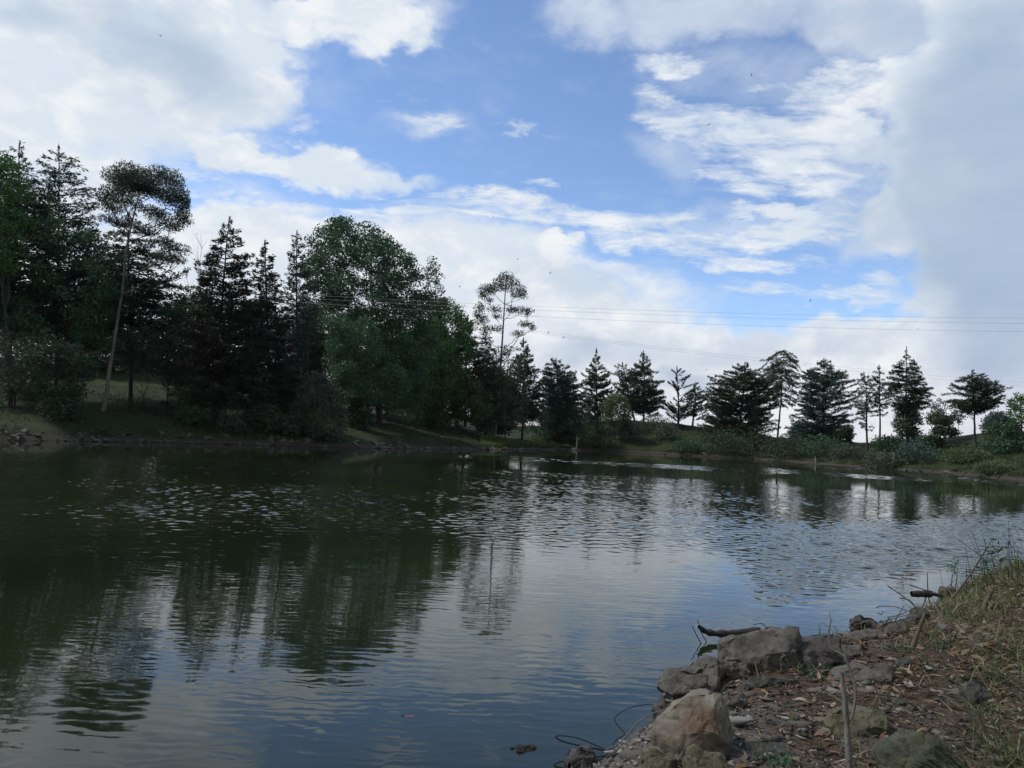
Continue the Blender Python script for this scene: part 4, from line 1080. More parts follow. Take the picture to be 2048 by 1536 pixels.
proto = []
for i in range(10):
    bm = bmesh.new()
    for q in rng.normal(0, 1, (11, 3)): bm.verts.new(tuple(q / np.linalg.norm(q) * rng.uniform(.7, 1.1)))
    bmesh.ops.convex_hull(bm, input=bm.verts); bmesh.ops.triangulate(bm, faces=bm.faces); bm.verts.ensure_lookup_table(); bm.verts.index_update()
    proto.append((np.array([v.co for v in bm.verts]), np.array([[v.index for v in f.verts] for f in bm.faces]))); bm.free()
X, Y, Z, s = world_scatter(14000, .2, 5.5, 2.6, 9, rng)
keep = rng.random(len(X)) < np.clip(1.25 - (X - Y * .20) * .55, .10, 1)
X, Y, Z = X[keep], Y[keep], Z[keep]
V, Fc, off = [], [], 0
for i in range(len(X)):
    pv, pf = proto[i % 10]
    sc = rng.lognormal(-4.15, .5); a = rng.uniform(0, 6.28)
    R = np.array([[math.cos(a), -math.sin(a), 0], [math.sin(a), math.cos(a), 0], [0, 0, 1]])
    V.append((pv * np.array([sc * 1.5, sc, sc * .55])) @ R.T + np.array([X[i], Y[i], Z[i] + sc * .2])); Fc.append(pf + off); off += len(pv)
gravel_m = simple_mat('gravel', [(0, (.028, .025, .022)), (.35, (.075, .068, .060)), (.7, (.135, .125, .11)), (.93, (.22, .205, .185)), (1, (.32, .30, .27))])
tag(link_mesh('gravel', np_mesh('gravel', np.concatenate(V), np.concatenate(Fc)), gravel_m), kind='stuff')

# fallen leaves: long bent blades of dry eucalyptus leaf
def litter(n, x0, x1, y0, y1, rng, keepf, L0):
    X, Y, Z, s = world_scatter(n, x0, x1, y0, y1, rng)
    k = rng.random(len(X)) < keepf(X, Y, s); X, Y, Z = X[k], Y[k], Z[k]; n = len(X)
    L = L0 * rng.uniform(.45, 1.35, n); Wd = L * rng.uniform(.16, .34, n)
    a = rng.uniform(0, 2 * math.pi, n); pit = rng.normal(0, .28, n); roll = rng.normal(0, .5, n)
    d = np.stack([np.cos(a) * np.cos(pit), np.sin(a) * np.cos(pit), np.sin(pit)], -1)
    u0 = np.stack([-np.sin(a), np.cos(a), np.zeros(n)], -1); u = unit(u0 * np.cos(roll)[:, None] + np.cross(d, u0) * np.sin(roll)[:, None])
    nn = np.cross(d, u); curl = rng.uniform(-.25, .35, n)
    C = np.stack([X, Y, Z + rng.uniform(.004, .03, n)], -1)
    prof = [(-.5, .04), (-.2, .9), (.12, 1.0), (.5, .03)]
    vs = []
    for t, w in prof:
        mid = C + d * (L * t)[:, None] + nn * (curl * L * (.25 - t * t))[:, None] * 1.2 + u * (L * .12 * (t * t) * np.sign(curl))[:, None]
        vs += [mid + u * (Wd * w * .5)[:, None], mid - u * (Wd * w * .5)[:, None]]
    V = np.stack(vs, 1).reshape(-1, 3)
    base = np.arange(n)[:, None] * 8
    Q = np.concatenate([base + np.array([[0, 1, 3, 2]]), base + np.array([[2, 3, 5, 4]]), base + np.array([[4, 5, 7, 6]])])
    return V, Q
lit_m = simple_mat('dry_leaves', [(0, (.028, .018, .012)), (.30, (.075, .048, .030)), (.52, (.145, .105, .065)), (.68, (.24, .20, .15)), (.80, (.16, .075, .05)), (.90, (.33, .29, .23)), (.95, (.26, .15, .055)), (1, (.09, .09, .05))], .7, .15)
V, Q = litter(24000, .8, 9, 2.4, 14, rng, lambda X, Y, s: np.clip((X - Y * .12 - .75) * .8, .10, 1) * (s > .12), .085)
V2, Q2 = litter(60000, .5, 9, 2.4, 14, rng, lambda X, Y, s: np.clip((X - Y * .10 - .55) * .9, .12, 1) * (s > .10), .038)
V = np.concatenate([V, V2]); Q = np.concatenate([Q, Q2 + len(V) - len(V2)])
tag(link_mesh('leaf_litter', np_mesh('leaf_litter', V, Q), lit_m), kind='stuff')

# grass blades: base, direction, length -> two segment tapered strips
def blades(X, Y, Z, L, Wd, lean, a, droop, rng):
    n = len(X); C = np.stack([X, Y, Z], -1)
    h = np.stack([np.cos(a), np.sin(a), np.zeros(n)], -1)
    side = np.stack([-np.sin(a), np.cos(a), np.zeros(n)], -1)
    tw = rng.uniform(-.9, .9, n)[:, None]; side = unit(side * np.cos(tw) + h * np.sin(tw))
    ts = [0, .4, .75, 1.0]; ws = [1, .8, .5, .05]; vs = []
    for t, w in zip(ts, ws):
        ang = lean + droop * t
        hor = L * t * np.sin(np.clip(ang, 0, 2.4)); ver = L * t * np.cos(np.clip(ang, 0, 2.4))
        mid = C + h * hor[:, None] + np.array([0, 0, 1.0]) * ver[:, None]
        vs += [mid + side * (Wd * w * .5)[:, None], mid - side * (Wd * w * .5)[:, None]]
    V = np.stack(vs, 1).reshape(-1, 3); base = np.arange(n)[:, None] * 8
    Q = np.concatenate([base + np.array([[0, 1, 3, 2]]), base + np.array([[2, 3, 5, 4]]), base + np.array([[4, 5, 7, 6]])])
    return V, Q
grass_m = simple_mat('grass_blades', [(0, (.034, .058, .014)), (.4, (.075, .115, .030)), (.6, (.12, .14, .045)), (.75, (.19, .165, .085)), (1, (.32, .27, .16))], .6, .3)
X, Y, Z, s = world_scatter(170000, 1.0, 14, 2.4, 22, rng)
gm = vnoise(X / .5, Y / .5, 3) + vnoise(X / .16, Y / .16, 2) * .5
k = rng.random(len(X)) < np.clip((X / Y - .50 + gm * .26) * 6, .02, 1)
X, Y, Z = X[k], Y[k], Z[k]; n = len(X)
V, Q = blades(X, Y, Z - .01, rng.uniform(.06, .28, n), rng.uniform(.005, .013, n), rng.uniform(.1, .9, n), rng.uniform(0, 6.28, n), rng.uniform(.2, 1.4, n), rng)
tag(link_mesh('bank_grass', np_mesh('bank_grass', V, Q), grass_m), kind='stuff')

# dry stalks and straw lying flat
X, Y, Z, s = world_scatter(16000, .8, 9, 2.4, 16, rng)
k = rng.random(len(X)) < np.clip((X - Y * .12 - .6) * .7, .08, 1); X, Y, Z = X[k], Y[k], Z[k]; n = len(X)
straw_m = simple_mat('straw', [(0, (.05, .038, .024)), (.4, (.13, .10, .062)), (.8, (.25, .205, .135)), (1, (.36, .32, .24))], .7, .1)
V, Q = blades(X, Y, Z + .012, rng.uniform(.05, .28, n), rng.uniform(.002, .005, n), rng.uniform(1.25, 1.6, n), rng.uniform(0, 6.28, n), rng.uniform(-.15, .2, n), rng)
tag(link_mesh('dry_straw', np_mesh('dry_straw', V, Q), straw_m), kind='stuff')

# long rushes bending over the bottom right corner
rush_m = simple_mat('rush_blades', [(0, (.022, .038, .014)), (.6, (.050, .075, .028)), (.85, (.10, .115, .050)), (1, (.24, .19, .09))], .55, .2)
Vs, Qs, off = [], [], 0
for cx, cy, n, L0, a0, sa, ln in [(2.15, 2.95, 150, 1.1, 2.8, .5, .75), (2.45, 3.6, 90, .8, 2.7, .7, .6), (2.75, 4.3, 90, .7, 2.6, .9, .5), (1.75, 2.7, 70, .8, 2.5, .6, .8)]:
    X = rng.normal(cx, .12, n); Y = rng.normal(cy, .14, n); Z = ground(X, Y)
    V, Q = blades(X, Y, Z - .02, L0 * rng.uniform(.5, 1.15, n), rng.uniform(.003, .006, n), np.clip(rng.normal(ln, .25, n), .05, 1.3), rng.normal(a0, sa, n), rng.uniform(.1, .8, n), rng)
    Vs.append(V); Qs.append(Q + off); off += len(V)
tag(link_mesh('rush_blades', np_mesh('rush_blades', np.concatenate(Vs), np.concatenate(Qs)), rush_m), kind='stuff')

# ---- sticks, branches and driftwood
WOOD = {'grey': bark_mat('weathered_grey_wood', (.085, .078, .066), (.21, .20, .175), 14), 'brown': bark_mat('brown_wood', (.06, .045, .03), (.15, .12, .085), 14),
        'black': bark_mat('wet_black_wood', (.012, .011, .010), (.045, .040, .036), 10), 'white': bark_mat('bleached_stick', (.22, .21, .185), (.40, .38, .34), 12)}
def smooth_px(pts, n=24):
    pts = np.array(pts, float); t = np.linspace(0, 1, len(pts)); tt = np.linspace(0, 1, n)
    q = np.stack([np.interp(tt, t, pts[:, j]) for j in range(pts.shape[1])], -1)
    for _ in range(2): q[1:-1] = (q[:-2] + 2 * q[1:-1] + q[2:]) / 4
    return q
def stick(name, label, cat, lines, base, mat, dy=0.0, water=False, group=None, seed=0, knots=.0):
    """lines: list of (pixel polyline, radius px at start, radius px at end, depth change over its length in m)"""
    g = W(*base, 0.0) if water else G(base[0], base[1], 1.5, 60)
    if g is None: g = W(base[0], base[1], .3)
    Y = float(g[1]) + dy
    rg = np.random.default_rng(seed + 5)
    o = None
    for i, (pl, r0, r1, dd) in enumerate(lines):
        q = smooth_px(pl)
        Ys = Y + np.linspace(0, dd, len(q))
        w = np.array([P(a, b_, yy) for (a, b_), yy in zip(q, Ys)])
        tb = Tubes(); r = np.linspace(r0, r1, len(q)) * Y / F * (1 + knots * rg.normal(0, 1, len(q)))
        tb.add(w, np.maximum(r, .0012), 7)
        if i == 0:
            o0 = np.array([g[0], Y, g[2]])
            o = thing(name, o0, label, cat, group) if len(lines) > 1 else None
            if o is None:
                ob = link_mesh(name, tb.mesh(name, o0), WOOD[mat], None, tuple(o0)); return tag(ob, label, cat, group)
            link_mesh('stem', tb.mesh('stem', o0), WOOD[mat], o)
        else: link_mesh('branch', tb.mesh('branch', o0), WOOD[mat], o)
    return o
stick('dead_branch', 'upright bleached dead branch with a wavy side shoot at the bottom of the bank', 'branch',
      [([(1701, 1560), (1697, 1500), (1694, 1450), (1690, 1400), (1683, 1345)], 7, 4.2, .1), ([(1702, 1440), (1712, 1405), (1711, 1365), (1700, 1338), (1689, 1312), (1680, 1305), (1664, 1302), (1656, 1280), (1660, 1245), (1664, 1236)], 3.0, 1.2, .15),
       ([(1661, 1240), (1658, 1222)], 1.2, .6, 0.02), ([(1700, 1520), (1710, 1550)], 2, 1, 0)], (1700, 1556), 'grey', seed=1, knots=.06)
stick('stake', 'straight brown stick stuck slanting in the bank under the twig tangle', 'stick', [([(1822, 1302), (1850, 1226)], 5, 3.4, .05)], (1822, 1302), 'brown', knots=.04)
stick('broken_stub', 'short thick broken stick leaning in the grass at the right', 'stick', [([(1964, 1224), (1974, 1200), (1984, 1180)], 5.5, 4.2, .05)], (1964, 1226), 'brown', knots=.05)
stick('driftwood_log', 'dark driftwood log reaching out over the water behind the long slab', 'driftwood', [([(1398, 1253), (1408, 1262), (1430, 1268), (1475, 1266), (1520, 1262)], 4.5, 8.5, .1)], (1470, 1285), 'black', knots=.14, water=True)
stick('driftwood_stub', 'black log end held up over the water at the far lip of the bank', 'driftwood', [([(1823, 1188), (1832, 1188), (1856, 1188), (1862, 1188)], 6, 7.5, 0), ([(1862, 1188), (1880, 1191), (1896, 1200)], 3.5, 4, 0), ([(1856, 1186), (1855, 1165), (1855, 1145)], 1.1, .6, 0),
      ([(1856, 1188), (1850, 1200), (1845, 1216)], 1.2, .8, 0), ([(1856, 1188), (1859, 1205), (1858, 1218)], 1.2, .8, 0)], (1850, 1222), 'black', knots=.05)
stick('water_twig', 'bent twig standing in the water left of the driftwood tip', 'twig', [([(1384, 1252), (1393, 1270), (1402, 1287)], .8, 1.0, 0)], (1402, 1287), 'black', water=True)
stick('water_twig', 'bent twig standing in the water at the driftwood tip', 'twig', [([(1395, 1240), (1404, 1268), (1413, 1284)], .7, 1.0, 0)], (1413, 1284), 'black', water=True)
stick('water_twig', 'hooked twig above the water behind the long slab', 'twig', [([(1506, 1250), (1524, 1246), (1537, 1259)], .6, .8, 0)], (1537, 1290), 'black', water=True)
stick('fallen_branch', 'bleached white stick lying in the water beside the flat slab', 'branch', [([(1208, 1506), (1240, 1503), (1286, 1497)], 3.4, 3.2, .03), ([(1244, 1502), (1258, 1490), (1271, 1476)], 1.6, 1.2, 0), ([(1240, 1506), (1284, 1504)], 1.8, 1.6, 0)], (1240, 1512), 'white', water=True, knots=.05)
stick('fallen_branch', 'long dark looped branch trailing in the water at the bottom', 'branch', [([(1212, 1502), (1170, 1493), (1125, 1484), (1106, 1472), (1125, 1471), (1160, 1476), (1212, 1500)], 1.6, 1.1, 0)], (1190, 1506), 'black', water=True)
stick('fallen_branch', 'curved grey branch arching from the white stick up to the tan boulder', 'branch', [([(1205, 1504), (1235, 1490), (1255, 1470), (1270, 1448), (1300, 1428), (1338, 1416)], 1.7, 1.0, .15)], (1215, 1508), 'grey', water=True)
stick('fallen_branch', 'thin hooked branch over the water beside the small block', 'branch', [([(1250, 1467), (1236, 1452), (1226, 1437), (1250, 1418), (1280, 1410), (1308, 1408)], 1.0, .8, .1)], (1250, 1468), 'black', water=True)
stick('dry_stalk', 'short black stem rising in front of the fissured rock', 'stick', [([(1398, 1382), (1402, 1362), (1405, 1346)], 1.6, 1.2, 0)], (1398, 1384), 'black')
stick('slanting_stick', 'brown slanting stick in the dark hollow of the bank', 'stick', [([(1830, 1300), (1868, 1276), (1896, 1250)], 1.8, 1.2, .1)], (1830, 1302), 'brown')
TW = [[(1752, 1215), (1762, 1212), (1790, 1213), (1815, 1222)], [(1775, 1172), (1800, 1188), (1822, 1205), (1836, 1220)], [(1820, 1170), (1850, 1180), (1872, 1185)], [(1760, 1245), (1790, 1236), (1820, 1228)],
      [(1765, 1252), (1800, 1240), (1835, 1232)], [(1785, 1250), (1800, 1225), (1808, 1212)], [(1775, 1235), (1800, 1230), (1824, 1218)], [(1800, 1196), (1820, 1200), (1842, 1228)], [(1770, 1248), (1778, 1236), (1790, 1248)],
      [(1886, 1190), (1895, 1174), (1912, 1158)], [(1745, 1262), (1762, 1240), (1768, 1250)], [(1790, 1258), (1812, 1246), (1840, 1250)], [(1755, 1225), (1763, 1230), (1766, 1222)]]
for i, t in enumerate(TW):
    stick('twig', ('thin brown dead twig' if i % 3 == 0 else 'thin black dead twig') + ' in the tangle on the bank lip' + ('', ', furthest left', ', near the stub')[(i == 0) + 2 * (i == 2)], 'twig', [(t, 1.1, .6, rng.uniform(-.3, .3))], (1830, 1246), 'black' if i % 3 else 'brown', group='dead twigs tangled on the lip of the bank', seed=i)
for i in range(34):                                                # twigs lying about the bank
    x, y = rng.uniform(1480, 2000), rng.uniform(1330, 1520)
    if x < 1600 and y < 1380: continue
    a = rng.normal(0, .5); L = rng.uniform(20, 60)
    g = G(x, y)
    if g is None: continue
    n = 8; t = np.linspace(-.5, .5, n) * L * g[1] / F; aa_ = rng.uniform(0, 3.14)
    px_ = g[0] + np.cos(aa_) * t + rng.normal(0, .006, n); py_ = g[1] + np.sin(aa_) * t + rng.normal(0, .006, n)
    tb = Tubes(); tb.add(np.stack([px_, py_, ground(px_, py_) + .018], -1), np.linspace(.0045, .002, n) * rng.uniform(.6, 1.3), 5)
    tag(link_mesh('fallen_twig', tb.mesh('fallen_twig', g), WOOD[('grey', 'brown', 'white')[i % 3]], None, tuple(g)), uniq(('grey', 'brown', 'pale')[i % 3] + ' dry twig', beside(x, y)), 'twig', 'dry twigs lying about the near bank')

# ---- small plants of the lip
def leafy(name, label, base, stems, leaves, mat, L=.05, seed=1, n=26, spread=.035):
    g = G(base[0], base[1], 1.5, 60); Y = float(g[1])
    rg = np.random.default_rng(seed)
    o0 = np.array(g); o = thing(name, o0, label, 'plant')
    for pl, r0, r1 in stems:
        q = smooth_px(pl, 12); w = np.array([P(a, b_, Y) for a, b_ in q]); tb = Tubes(); tb.add(w, np.linspace(r0, r1, 12) * Y / F, 5)
        link_mesh('stem', tb.mesh('stem', o0), WOOD['brown'], o)
    for x, y in leaves:
        c = P(x, y, Y); k = n
        C = c + rg.normal(0, spread, (k, 3)); d = unit(rg.normal(0, 1, (k, 3)) + np.array([0, 0, .3])); u = unit(np.cross(d, rg.normal(0, 1, (k, 3))))
        link_mesh('leaf_cluster', leaves_mesh('leaf_cluster', C, d, u, L * rg.uniform(.6, 1.4, k), L * .4 * rg.uniform(.6, 1.3, k), o0), LEAF[mat], o)
    return o
leafy('leaning_sapling', 'thin leaning sapling with a forked tip and few leaves over the water at the right', (1888, 1216), [([(1888, 1216), (1930, 1165), (1973, 1098)], 2.4, 1.3), ([(1973, 1098), (1970, 1085), (1967, 1075)], 1.2, .6), ([(1974, 1097), (1981, 1082)], 1.0, .6),
      ([(1972, 1100), (1985, 1112), (1996, 1124)], .9, .5), ([(1974, 1096), (1990, 1092), (2000, 1092)], .9, .4), ([(1940, 1115), (1960, 1100), (1972, 1098)], .4, .8), ([(1918, 1080), (1940, 1096), (1965, 1115)], .6, .6)], [(1990, 1092), (1994, 1106), (1978, 1120), (1996, 1116)], 'broad', .06, 4, 16, .045)
leafy('small_leafy_plant', 'small two stemmed leafy plant on the lip left of the leaning sapling', (1904, 1184), [([(1901, 1180), (1903, 1165), (1905, 1148)], 1.3, .8), ([(1910, 1176), (1914, 1160), (1914, 1145)], 1.2, .7), ([(1908, 1146), (1912, 1125), (1918, 1118)], .8, .5)], [(1904, 1136), (1910, 1142), (1914, 1122), (1902, 1130)], 'green', .05, 5, 16, .04)
leafy('thin_weed', 'wiry weed with tiny leaves between sapling and rushes', (1990, 1168), [([(1990, 1166), (1975, 1140), (1968, 1122)], 1.0, .5), ([(1998, 1160), (1988, 1130), (1982, 1110)], .9, .5)], [(1970, 1124), (2012, 1142), (1984, 1140)], 'broad', .05, 6, 16, .03)
g = G(2035, 1165, 1.5, 60)
if g is None: g = W(2035, 1165, .9)
n = 90
X = rng.normal(g[0] + .15, .35, n); Y = rng.normal(g[1], .25, n); Z = ground(X, Y)
V, Q = blades(X - g[0], Y - g[1], Z - g[2] - .03, rng.uniform(.45, 1.05, n), rng.uniform(.005, .010, n), np.abs(rng.normal(.25, .22, n)), rng.normal(3.1, 1.1, n), rng.uniform(.05, .5, n), rng)
tag(link_mesh('rush_clump', np_mesh('rush_clump', V, Q), rush_m, None, tuple(g)), 'tall clump of thin rushes against the water at the right edge', 'plant')
for x, y, lab in [(1652, 1346, 'tuft of fresh green weeds at the foot of the dark streaked boulder'), (1676, 1332, 'tuft of fresh green weeds right of the dark streaked boulder'), (1615, 1352, 'small green weed left of the upright dead branch'), (1800, 1300, 'yellow green grass tuft in front of the brown slanting stick'), (1560, 1530, 'small green sprout at the bottom edge')]:
    g = G(x, y); n = 60
    X = rng.normal(0, .05, n); Y = rng.normal(0, .05, n)
    V, Q = blades(X, Y, ground(X + g[0], Y + g[1]) - g[2], rng.uniform(.04, .11, n), rng.uniform(.006, .012, n), rng.uniform(.1, 1.0, n), rng.uniform(0, 6.28, n), rng.uniform(.1, .9, n), rng)
    tag(link_mesh('weed_tuft', np_mesh('weed_tuft', V, Q), LEAF['broad'], None, tuple(g)), lab, 'plant')

# ---- the goldfish at the surface
fm, b, p, o_ = mat_new('orange_fish_skin'); p.inputs['Base Color'].default_value = (.50, .07, .035, 1); p.inputs['Roughness'].default_value = .35
tb = Tubes(); c = W(820, 1432)
t = np.linspace(-.5, .5, 12); a = -.05
pts = np.stack([c[0] + t * .085, c[1] + t * .01, np.full(12, -.004)], -1)
tb.add(pts, .007 * np.sqrt(np.clip(1 - (2 * t) ** 2, .02, 1)), 8)
fish = thing('goldfish', (c[0], c[1], 0), 'small orange fish breaking the surface near the bottom of the picture', 'fish')
link_mesh('body', tb.mesh('body', (c[0], c[1], 0)), fm, fish)
link_mesh('tail', np_mesh('tail', [(-.04, -.004, -.002), (-.04, -.006, .003), (-.066, -.016, .005), (-.058, -.006, .001), (-.066, .006, -.003)], [[0, 1, 2, 3], [0, 3, 4, 1]]), fm, fish)
# ------------------------------------------------------------------ the far shore
# grass and rank growth along the far bank
rng = np.random.default_rng(5)
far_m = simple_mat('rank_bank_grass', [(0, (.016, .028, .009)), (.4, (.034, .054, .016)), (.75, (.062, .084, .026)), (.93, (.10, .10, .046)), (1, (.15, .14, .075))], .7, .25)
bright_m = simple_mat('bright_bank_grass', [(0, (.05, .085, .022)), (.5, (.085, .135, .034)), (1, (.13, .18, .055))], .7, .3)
fp = np.array(far_pts)
seg = np.linalg.norm(np.diff(fp, axis=0), axis=1); cum = np.concatenate([[0], np.cumsum(seg)])
def shore_points(n, smax, rng, lo=0.0, hi=1.0, smin=.7, pw=1.6):
    t = rng.uniform(lo, hi, n) * cum[-1]
    X = np.interp(t, cum, fp[:, 0]); Y = np.interp(t, cum, fp[:, 1])
    r = np.hypot(X, Y); s = smin + (smax - smin) * rng.random(n) ** pw
    k = (r + s) / r
    return X * k, Y * k
X, Y = shore_points(150000, 30, rng)
sd_ = pond_sd(X, Y); k = sd_ > .5; X, Y = X[k], Y[k]; Z = ground(X, Y); n = len(X)
tuft = np.clip(.6 + 1.5 * vnoise(X / 1.7, Y / 1.7, 1), .25, 1.4)
sc = np.hypot(X, Y) / 80
V, Q = blades(X, Y, Z - .05, rng.uniform(.18, .62, n) * tuft, rng.uniform(.03, .06, n) * sc, rng.uniform(.05, .7, n), rng.uniform(0, 6.28, n), rng.uniform(.2, 1.2, n), rng)
tag(link_mesh('bank_undergrowth', np_mesh('bank_undergrowth', V, Q), far_m), kind='stuff')
# the bright wedge of new grass near the middle of the far shore
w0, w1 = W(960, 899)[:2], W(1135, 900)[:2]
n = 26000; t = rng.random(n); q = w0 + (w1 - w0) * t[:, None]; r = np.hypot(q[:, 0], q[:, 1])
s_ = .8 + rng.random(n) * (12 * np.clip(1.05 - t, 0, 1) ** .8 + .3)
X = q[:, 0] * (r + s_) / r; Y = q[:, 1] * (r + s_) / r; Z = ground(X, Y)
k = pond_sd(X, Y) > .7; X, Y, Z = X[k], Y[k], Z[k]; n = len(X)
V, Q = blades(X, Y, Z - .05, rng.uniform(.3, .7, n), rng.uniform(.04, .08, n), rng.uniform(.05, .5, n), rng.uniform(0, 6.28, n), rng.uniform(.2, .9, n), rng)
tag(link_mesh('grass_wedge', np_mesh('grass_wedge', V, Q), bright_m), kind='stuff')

# stones of the far waterline, every stone its own object
far_proto = []
for i in range(14):
    bm = bmesh.new()
    for q in rng.normal(0, 1, (16, 3)): bm.verts.new(tuple(q / np.linalg.norm(q) * rng.uniform(.75, 1.1)))
    r = bmesh.ops.convex_hull(bm, input=bm.verts)
    bmesh.ops.bevel(bm, geom=list(bm.edges), offset=.05, segments=1, affect='EDGES')
    me = bpy.data.meshes.new('shore_stone'); bm.to_mesh(me); bm.free(); me.materials.append(RM[('grey', 'dark', 'grey')[i % 3]]); far_proto.append(me)
N = 250
for i in range(N):
    u_ = rng.random()
    px = 0 + 1150 * u_ if i < 215 else rng.uniform(1150, 2040)
    py = float(np.interp(px, [q[0] for q in FAR_PX], [q[1] for q in FAR_PX]))
    w = W(px, py)[:2]; r = np.hypot(*w); s = rng.random() ** 1.5 * (1.6 if px < 1150 else .8) + .0
    x, y = w * (r + s) / r
    ob = bpy.data.objects.new('shore_stone', far_proto[i % 14]); COL.objects.link(ob)
    sz = rng.lognormal(-1.35, .42) * (r / 85) * (1.0 if 500 < px < 1150 else .75)
    sz = min(sz, .40)
    ob.scale = (sz * rng.uniform(1.0, 1.9), sz * rng.uniform(.7, 1.1), sz * rng.uniform(.35, .7))
    ob.rotation_euler = (rng.normal(0, .3), rng.normal(0, .35), rng.uniform(0, 6.28))
    ob.location = (x, y, max(ground1(x, y), -.02) + sz * .12)
    spot = next(t for lim, t in ((90, 'at the left edge'), (170, 'below the two feathery cypresses'), (270, 'below the pale leaning trunk'), (380, 'below the little gnarled tree'), (490, 'below the taller spire cypress'),
        (580, 'below the shorter spire cypress'), (690, 'below the rounded lit shrub'), (790, 'below the two trunked round tree'), (880, 'below the drooping green tree'), (970, 'below the low olive tree'),
        (1060, 'below the slim lollipop eucalyptus'), (1160, 'below the bright grass wedge'), (1330, 'below the corner thicket'), (1600, 'below the wide dark cypress'), (1800, 'below the tall pointed conifer'), (9999, 'below the open right slope')) if px < lim)
    tag(ob, ('largest', 'large', 'middling', 'small')[int(np.clip((.42 - sz) * 9, 0, 3))] + (' dark' if i % 14 % 3 == 1 else ' grey') + (' stone in the water edge ' if s < .35 else ' stone on the far strip ') + spot, 'stone', 'stones along the far waterline')

def at_far(px, py):
    Y = auto_depth(px, py); x = P(px, py, Y)[0]
    return np.array([x, Y, ground1(x, Y)])
def post(label, x, y0, y1, r, mat, lean=0):
    ys, yc = shore_crest(x); Y = ys + .4
    g = np.array([P(x, y1, Y)[0], Y, 0.0]); g[2] = max(ground1(g[0], Y), 0) - .1
    top = P(x + lean, y0, Y); tb = Tubes(); tb.add(np.array([g, (g + top) / 2 + rng.normal(0, .01, 3), top]), np.array([r, r * .9, r * .75]) * Y / F * .7, 7)
    tag(link_mesh('post', tb.mesh('post', g), WOOD[mat], None, tuple(g)), label, 'post')
post('thin weathered post in the water corner, taller of the two close together', 1211, 883, 898, 1.5, 'grey')
post('faint thin stick just left of the taller corner post', 1206, 881, 897, .8, 'grey', -1)
post('short pale post alone on the far shore between grass wedge and corner', 1154, 873, 884, 1.3, 'white')
post('small white stake at the waterline under the broad cypress', 1631, 913, 929, 1.7, 'white')
post('thin pale stick on the right bank above the waterline', 1786, 905, 918, 1.0, 'white', 2)
def far_stick(name, label, cat, pl, r0, r1, mat, base):
    g = at_far(*base)
    w = np.array([P(x, y, g[1]) for x, y in smooth_px(pl, 10)])
    tb = Tubes(); tb.add(w, np.linspace(r0, r1, 10) * g[1] / F, 7)
    tag(link_mesh(name, tb.mesh(name, g), WOOD[mat], None, tuple(g)), label, cat)
far_stick('fallen_log', 'bleached log lying on the bank below the low olive tree', 'log', [(914, 846), (922, 850), (931, 857)], 2.2, 1.8, 'white', (924, 857))
far_stick('log_stump', 'short bleached stump beside the fallen log', 'stump', [(931, 858), (931, 850)], 2.2, 1.8, 'white', (931, 860))
far_stick('tree_stump', 'pale split stump at the waterline left of the two trunks', 'stump', [(627, 888), (627, 880), (624, 874)], 2.6, 1.4, 'grey', (627, 888))
far_stick('dead_limb', 'dark dead log sticking out of the stones below the bright grass wedge', 'log', [(1018, 889), (1028, 892), (1036, 898)], 3.2, 2.4, 'black', (1028, 897))
far_stick('fallen_pole', 'long thin pale pole lying on the bank under the pale leaning trunk', 'log', [(180, 874), (195, 872), (208, 869)], 1.2, .9, 'grey', (195, 876))
far_stick('fallen_tree', 'dark fallen trunk sloping down through the bushes near the olive tree', 'log', [(910, 848), (930, 862), (962, 872)], 4.0, 2.5, 'black', (936, 872))

# ---- power lines
wm, b, p, o_ = mat_new('power_line_metal'); p.inputs['Base Color'].default_value = (.5, .51, .53, 1); p.inputs['Roughness'].default_value = .5
def wire(label, pts, Y0, Y1, r=.009):
    pl = np.array(pts, float); n = 60
    xs = np.linspace(pl[0, 0], pl[-1, 0], n)
    co = np.polyfit(pl[:, 0], pl[:, 1], 2 if len(pl) > 2 else 1); ys = np.polyval(co, xs)
    # perspective-correct depth between the two ends
    t = (xs - xs[0]) / (xs[-1] - xs[0]); Y = 1 / ((1 - t) / Y0 + t / Y1)
    w = np.array([P(a, b_, yy) for a, b_, yy in zip(xs, ys, Y)])
    tb = Tubes(); tb.add(w, r, 5)
    tag(link_mesh('power_line', tb.mesh('power_line', w[0]), wm, None, tuple(w[0])), label, 'power line', 'power lines over the pond')
wire('highest of the three power lines crossing the sky above the right hand trees', [(520, 584), (1240, 619), (2300, 637)], 74, 60)
wire('middle of the three power lines crossing the sky above the right hand trees', [(520, 591), (1240, 627), (2300, 649)], 74, 60)
wire('lowest of the three power lines crossing the sky above the right hand trees', [(520, 599), (1240, 641), (2300, 665)], 74, 60)
wire('upper of the two slanting power lines passing low over the spire tops', [(1060, 660), (1240, 684), (1500, 715), (2300, 782)], 190, 230, .02)
wire('lower of the two slanting power lines passing low over the spire tops', [(1060, 663), (1240, 690), (1500, 719), (2300, 790)], 190, 230, .02)

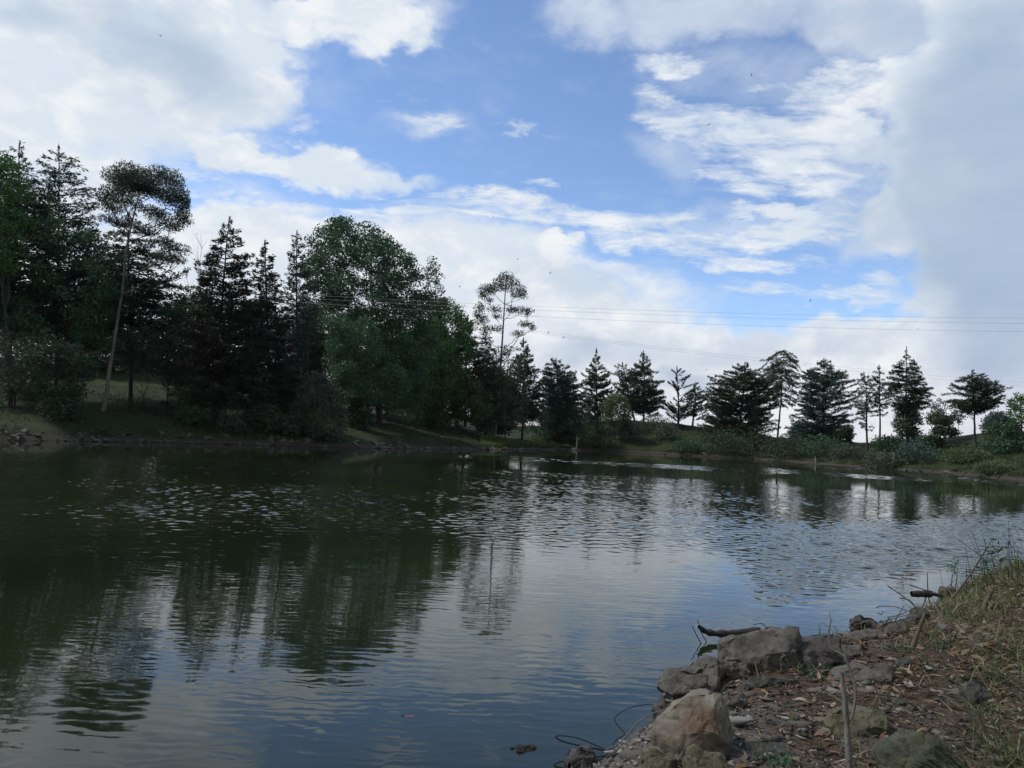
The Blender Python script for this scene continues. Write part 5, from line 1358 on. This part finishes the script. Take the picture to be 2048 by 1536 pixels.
# ---- swallows
bird_m, b, p, o_ = mat_new('dark_feathers'); p.inputs['Base Color'].default_value = (.02, .02, .022, 1)
def bird_meshes():
    tb = Tubes(); t = np.linspace(-.5, .5, 9)
    tb.add(np.stack([t * .11, t * 0, t * 0], -1), .015 * np.sqrt(np.clip(1 - (2 * t) ** 2, .05, 1)), 8)
    body = tb.mesh('body')
    wing = np_mesh('wing', [(.02, 0, 0), (-.02, 0, 0), (-.033, .065, .02), (.007, .06, .023), (-.06, .125, .007), (-.033, .11, .013)], [[0, 1, 2, 3], [3, 2, 4, 5]])
    tail = np_mesh('tail', [(-.045, .007, 0), (-.045, -.007, 0), (-.09, -.02, 0), (-.065, 0, 0), (-.09, .02, 0)], [[0, 1, 2, 3], [0, 3, 4, 4]][:1])
    for q in (body, wing, tail): q.materials.append(bird_m)
    return body, wing, tail
bb_, bw_, bt_ = bird_meshes()
for i, (x, y, where) in enumerate([(321, 72, 'alone in the grey cloud at the upper left'), (1503, 150, 'highest of those on the right half'), (1417, 249, 'before the streaky white cloud at the right'), (1125, 374, 'in the blue gap at the centre'),
          (987, 433, 'above the left end of the horizon cloud'), (1100, 546, 'before the white cloud right of the slim eucalyptus top'), (1036, 518, 'just above the slim eucalyptus top'), (920, 573, 'left of the slim eucalyptus top'), (1620, 601, 'just above the upper power line at the right'),
          (929, 611, 'touching the power lines left of the slim eucalyptus'), (1097, 665, 'beside the start of the slanting power lines'), (1127, 675, 'under the start of the slanting power lines'), (1413, 740, 'low over the gap between the crest trees'), (1836, 657, 'by the lowest of the three power lines at the right'), (394, 468, 'between the leaning eucalyptus and the taller spire')]):
    c = P(x, y, rng.uniform(42, 60))
    o = thing('bird', c, 'tiny dark bird in flight, ' + where, 'bird', 'birds in the sky')
    o.rotation_euler = (rng.normal(0, .5), rng.normal(0, .2), rng.uniform(0, 6.28))
    link_mesh('body', bb_, None, o); link_mesh('wing', bw_, None, o); w2_ = link_mesh('wing', bw_, None, o); w2_.scale = (1, -1, 1); link_mesh('tail', bt_, None, o)


# ---- thin air volume added to lift the dark far trees
hm = bpy.data.materials.new('added_haze_air'); hm.use_nodes = True
ht = hm.node_tree; ht.nodes.clear(); hb = NB(ht)
ho = hb.n('ShaderNodeOutputMaterial'); hv = hb.n('ShaderNodeVolumePrincipled')
hv.inputs['Color'].default_value = (.92, .95, 1.0, 1); hv.inputs['Density'].default_value = .00004
ht.links.new(hv.outputs[0], ho.inputs['Volume'])
x0, x1, y0, y1, z0, z1 = -7000, 7000, -7000, 7000, -12, 62
hvv = [(x, y, z) for z in (z0, z1) for x, y in ((x0, y0), (x1, y0), (x1, y1), (x0, y1))]
hme = np_mesh('added_haze', hvv, [[3, 2, 1, 0], [4, 5, 6, 7], [0, 1, 5, 4], [1, 2, 6, 5], [2, 3, 7, 6], [3, 0, 4, 7]])
tag(link_mesh('added_haze', hme, hm), kind='stuff')
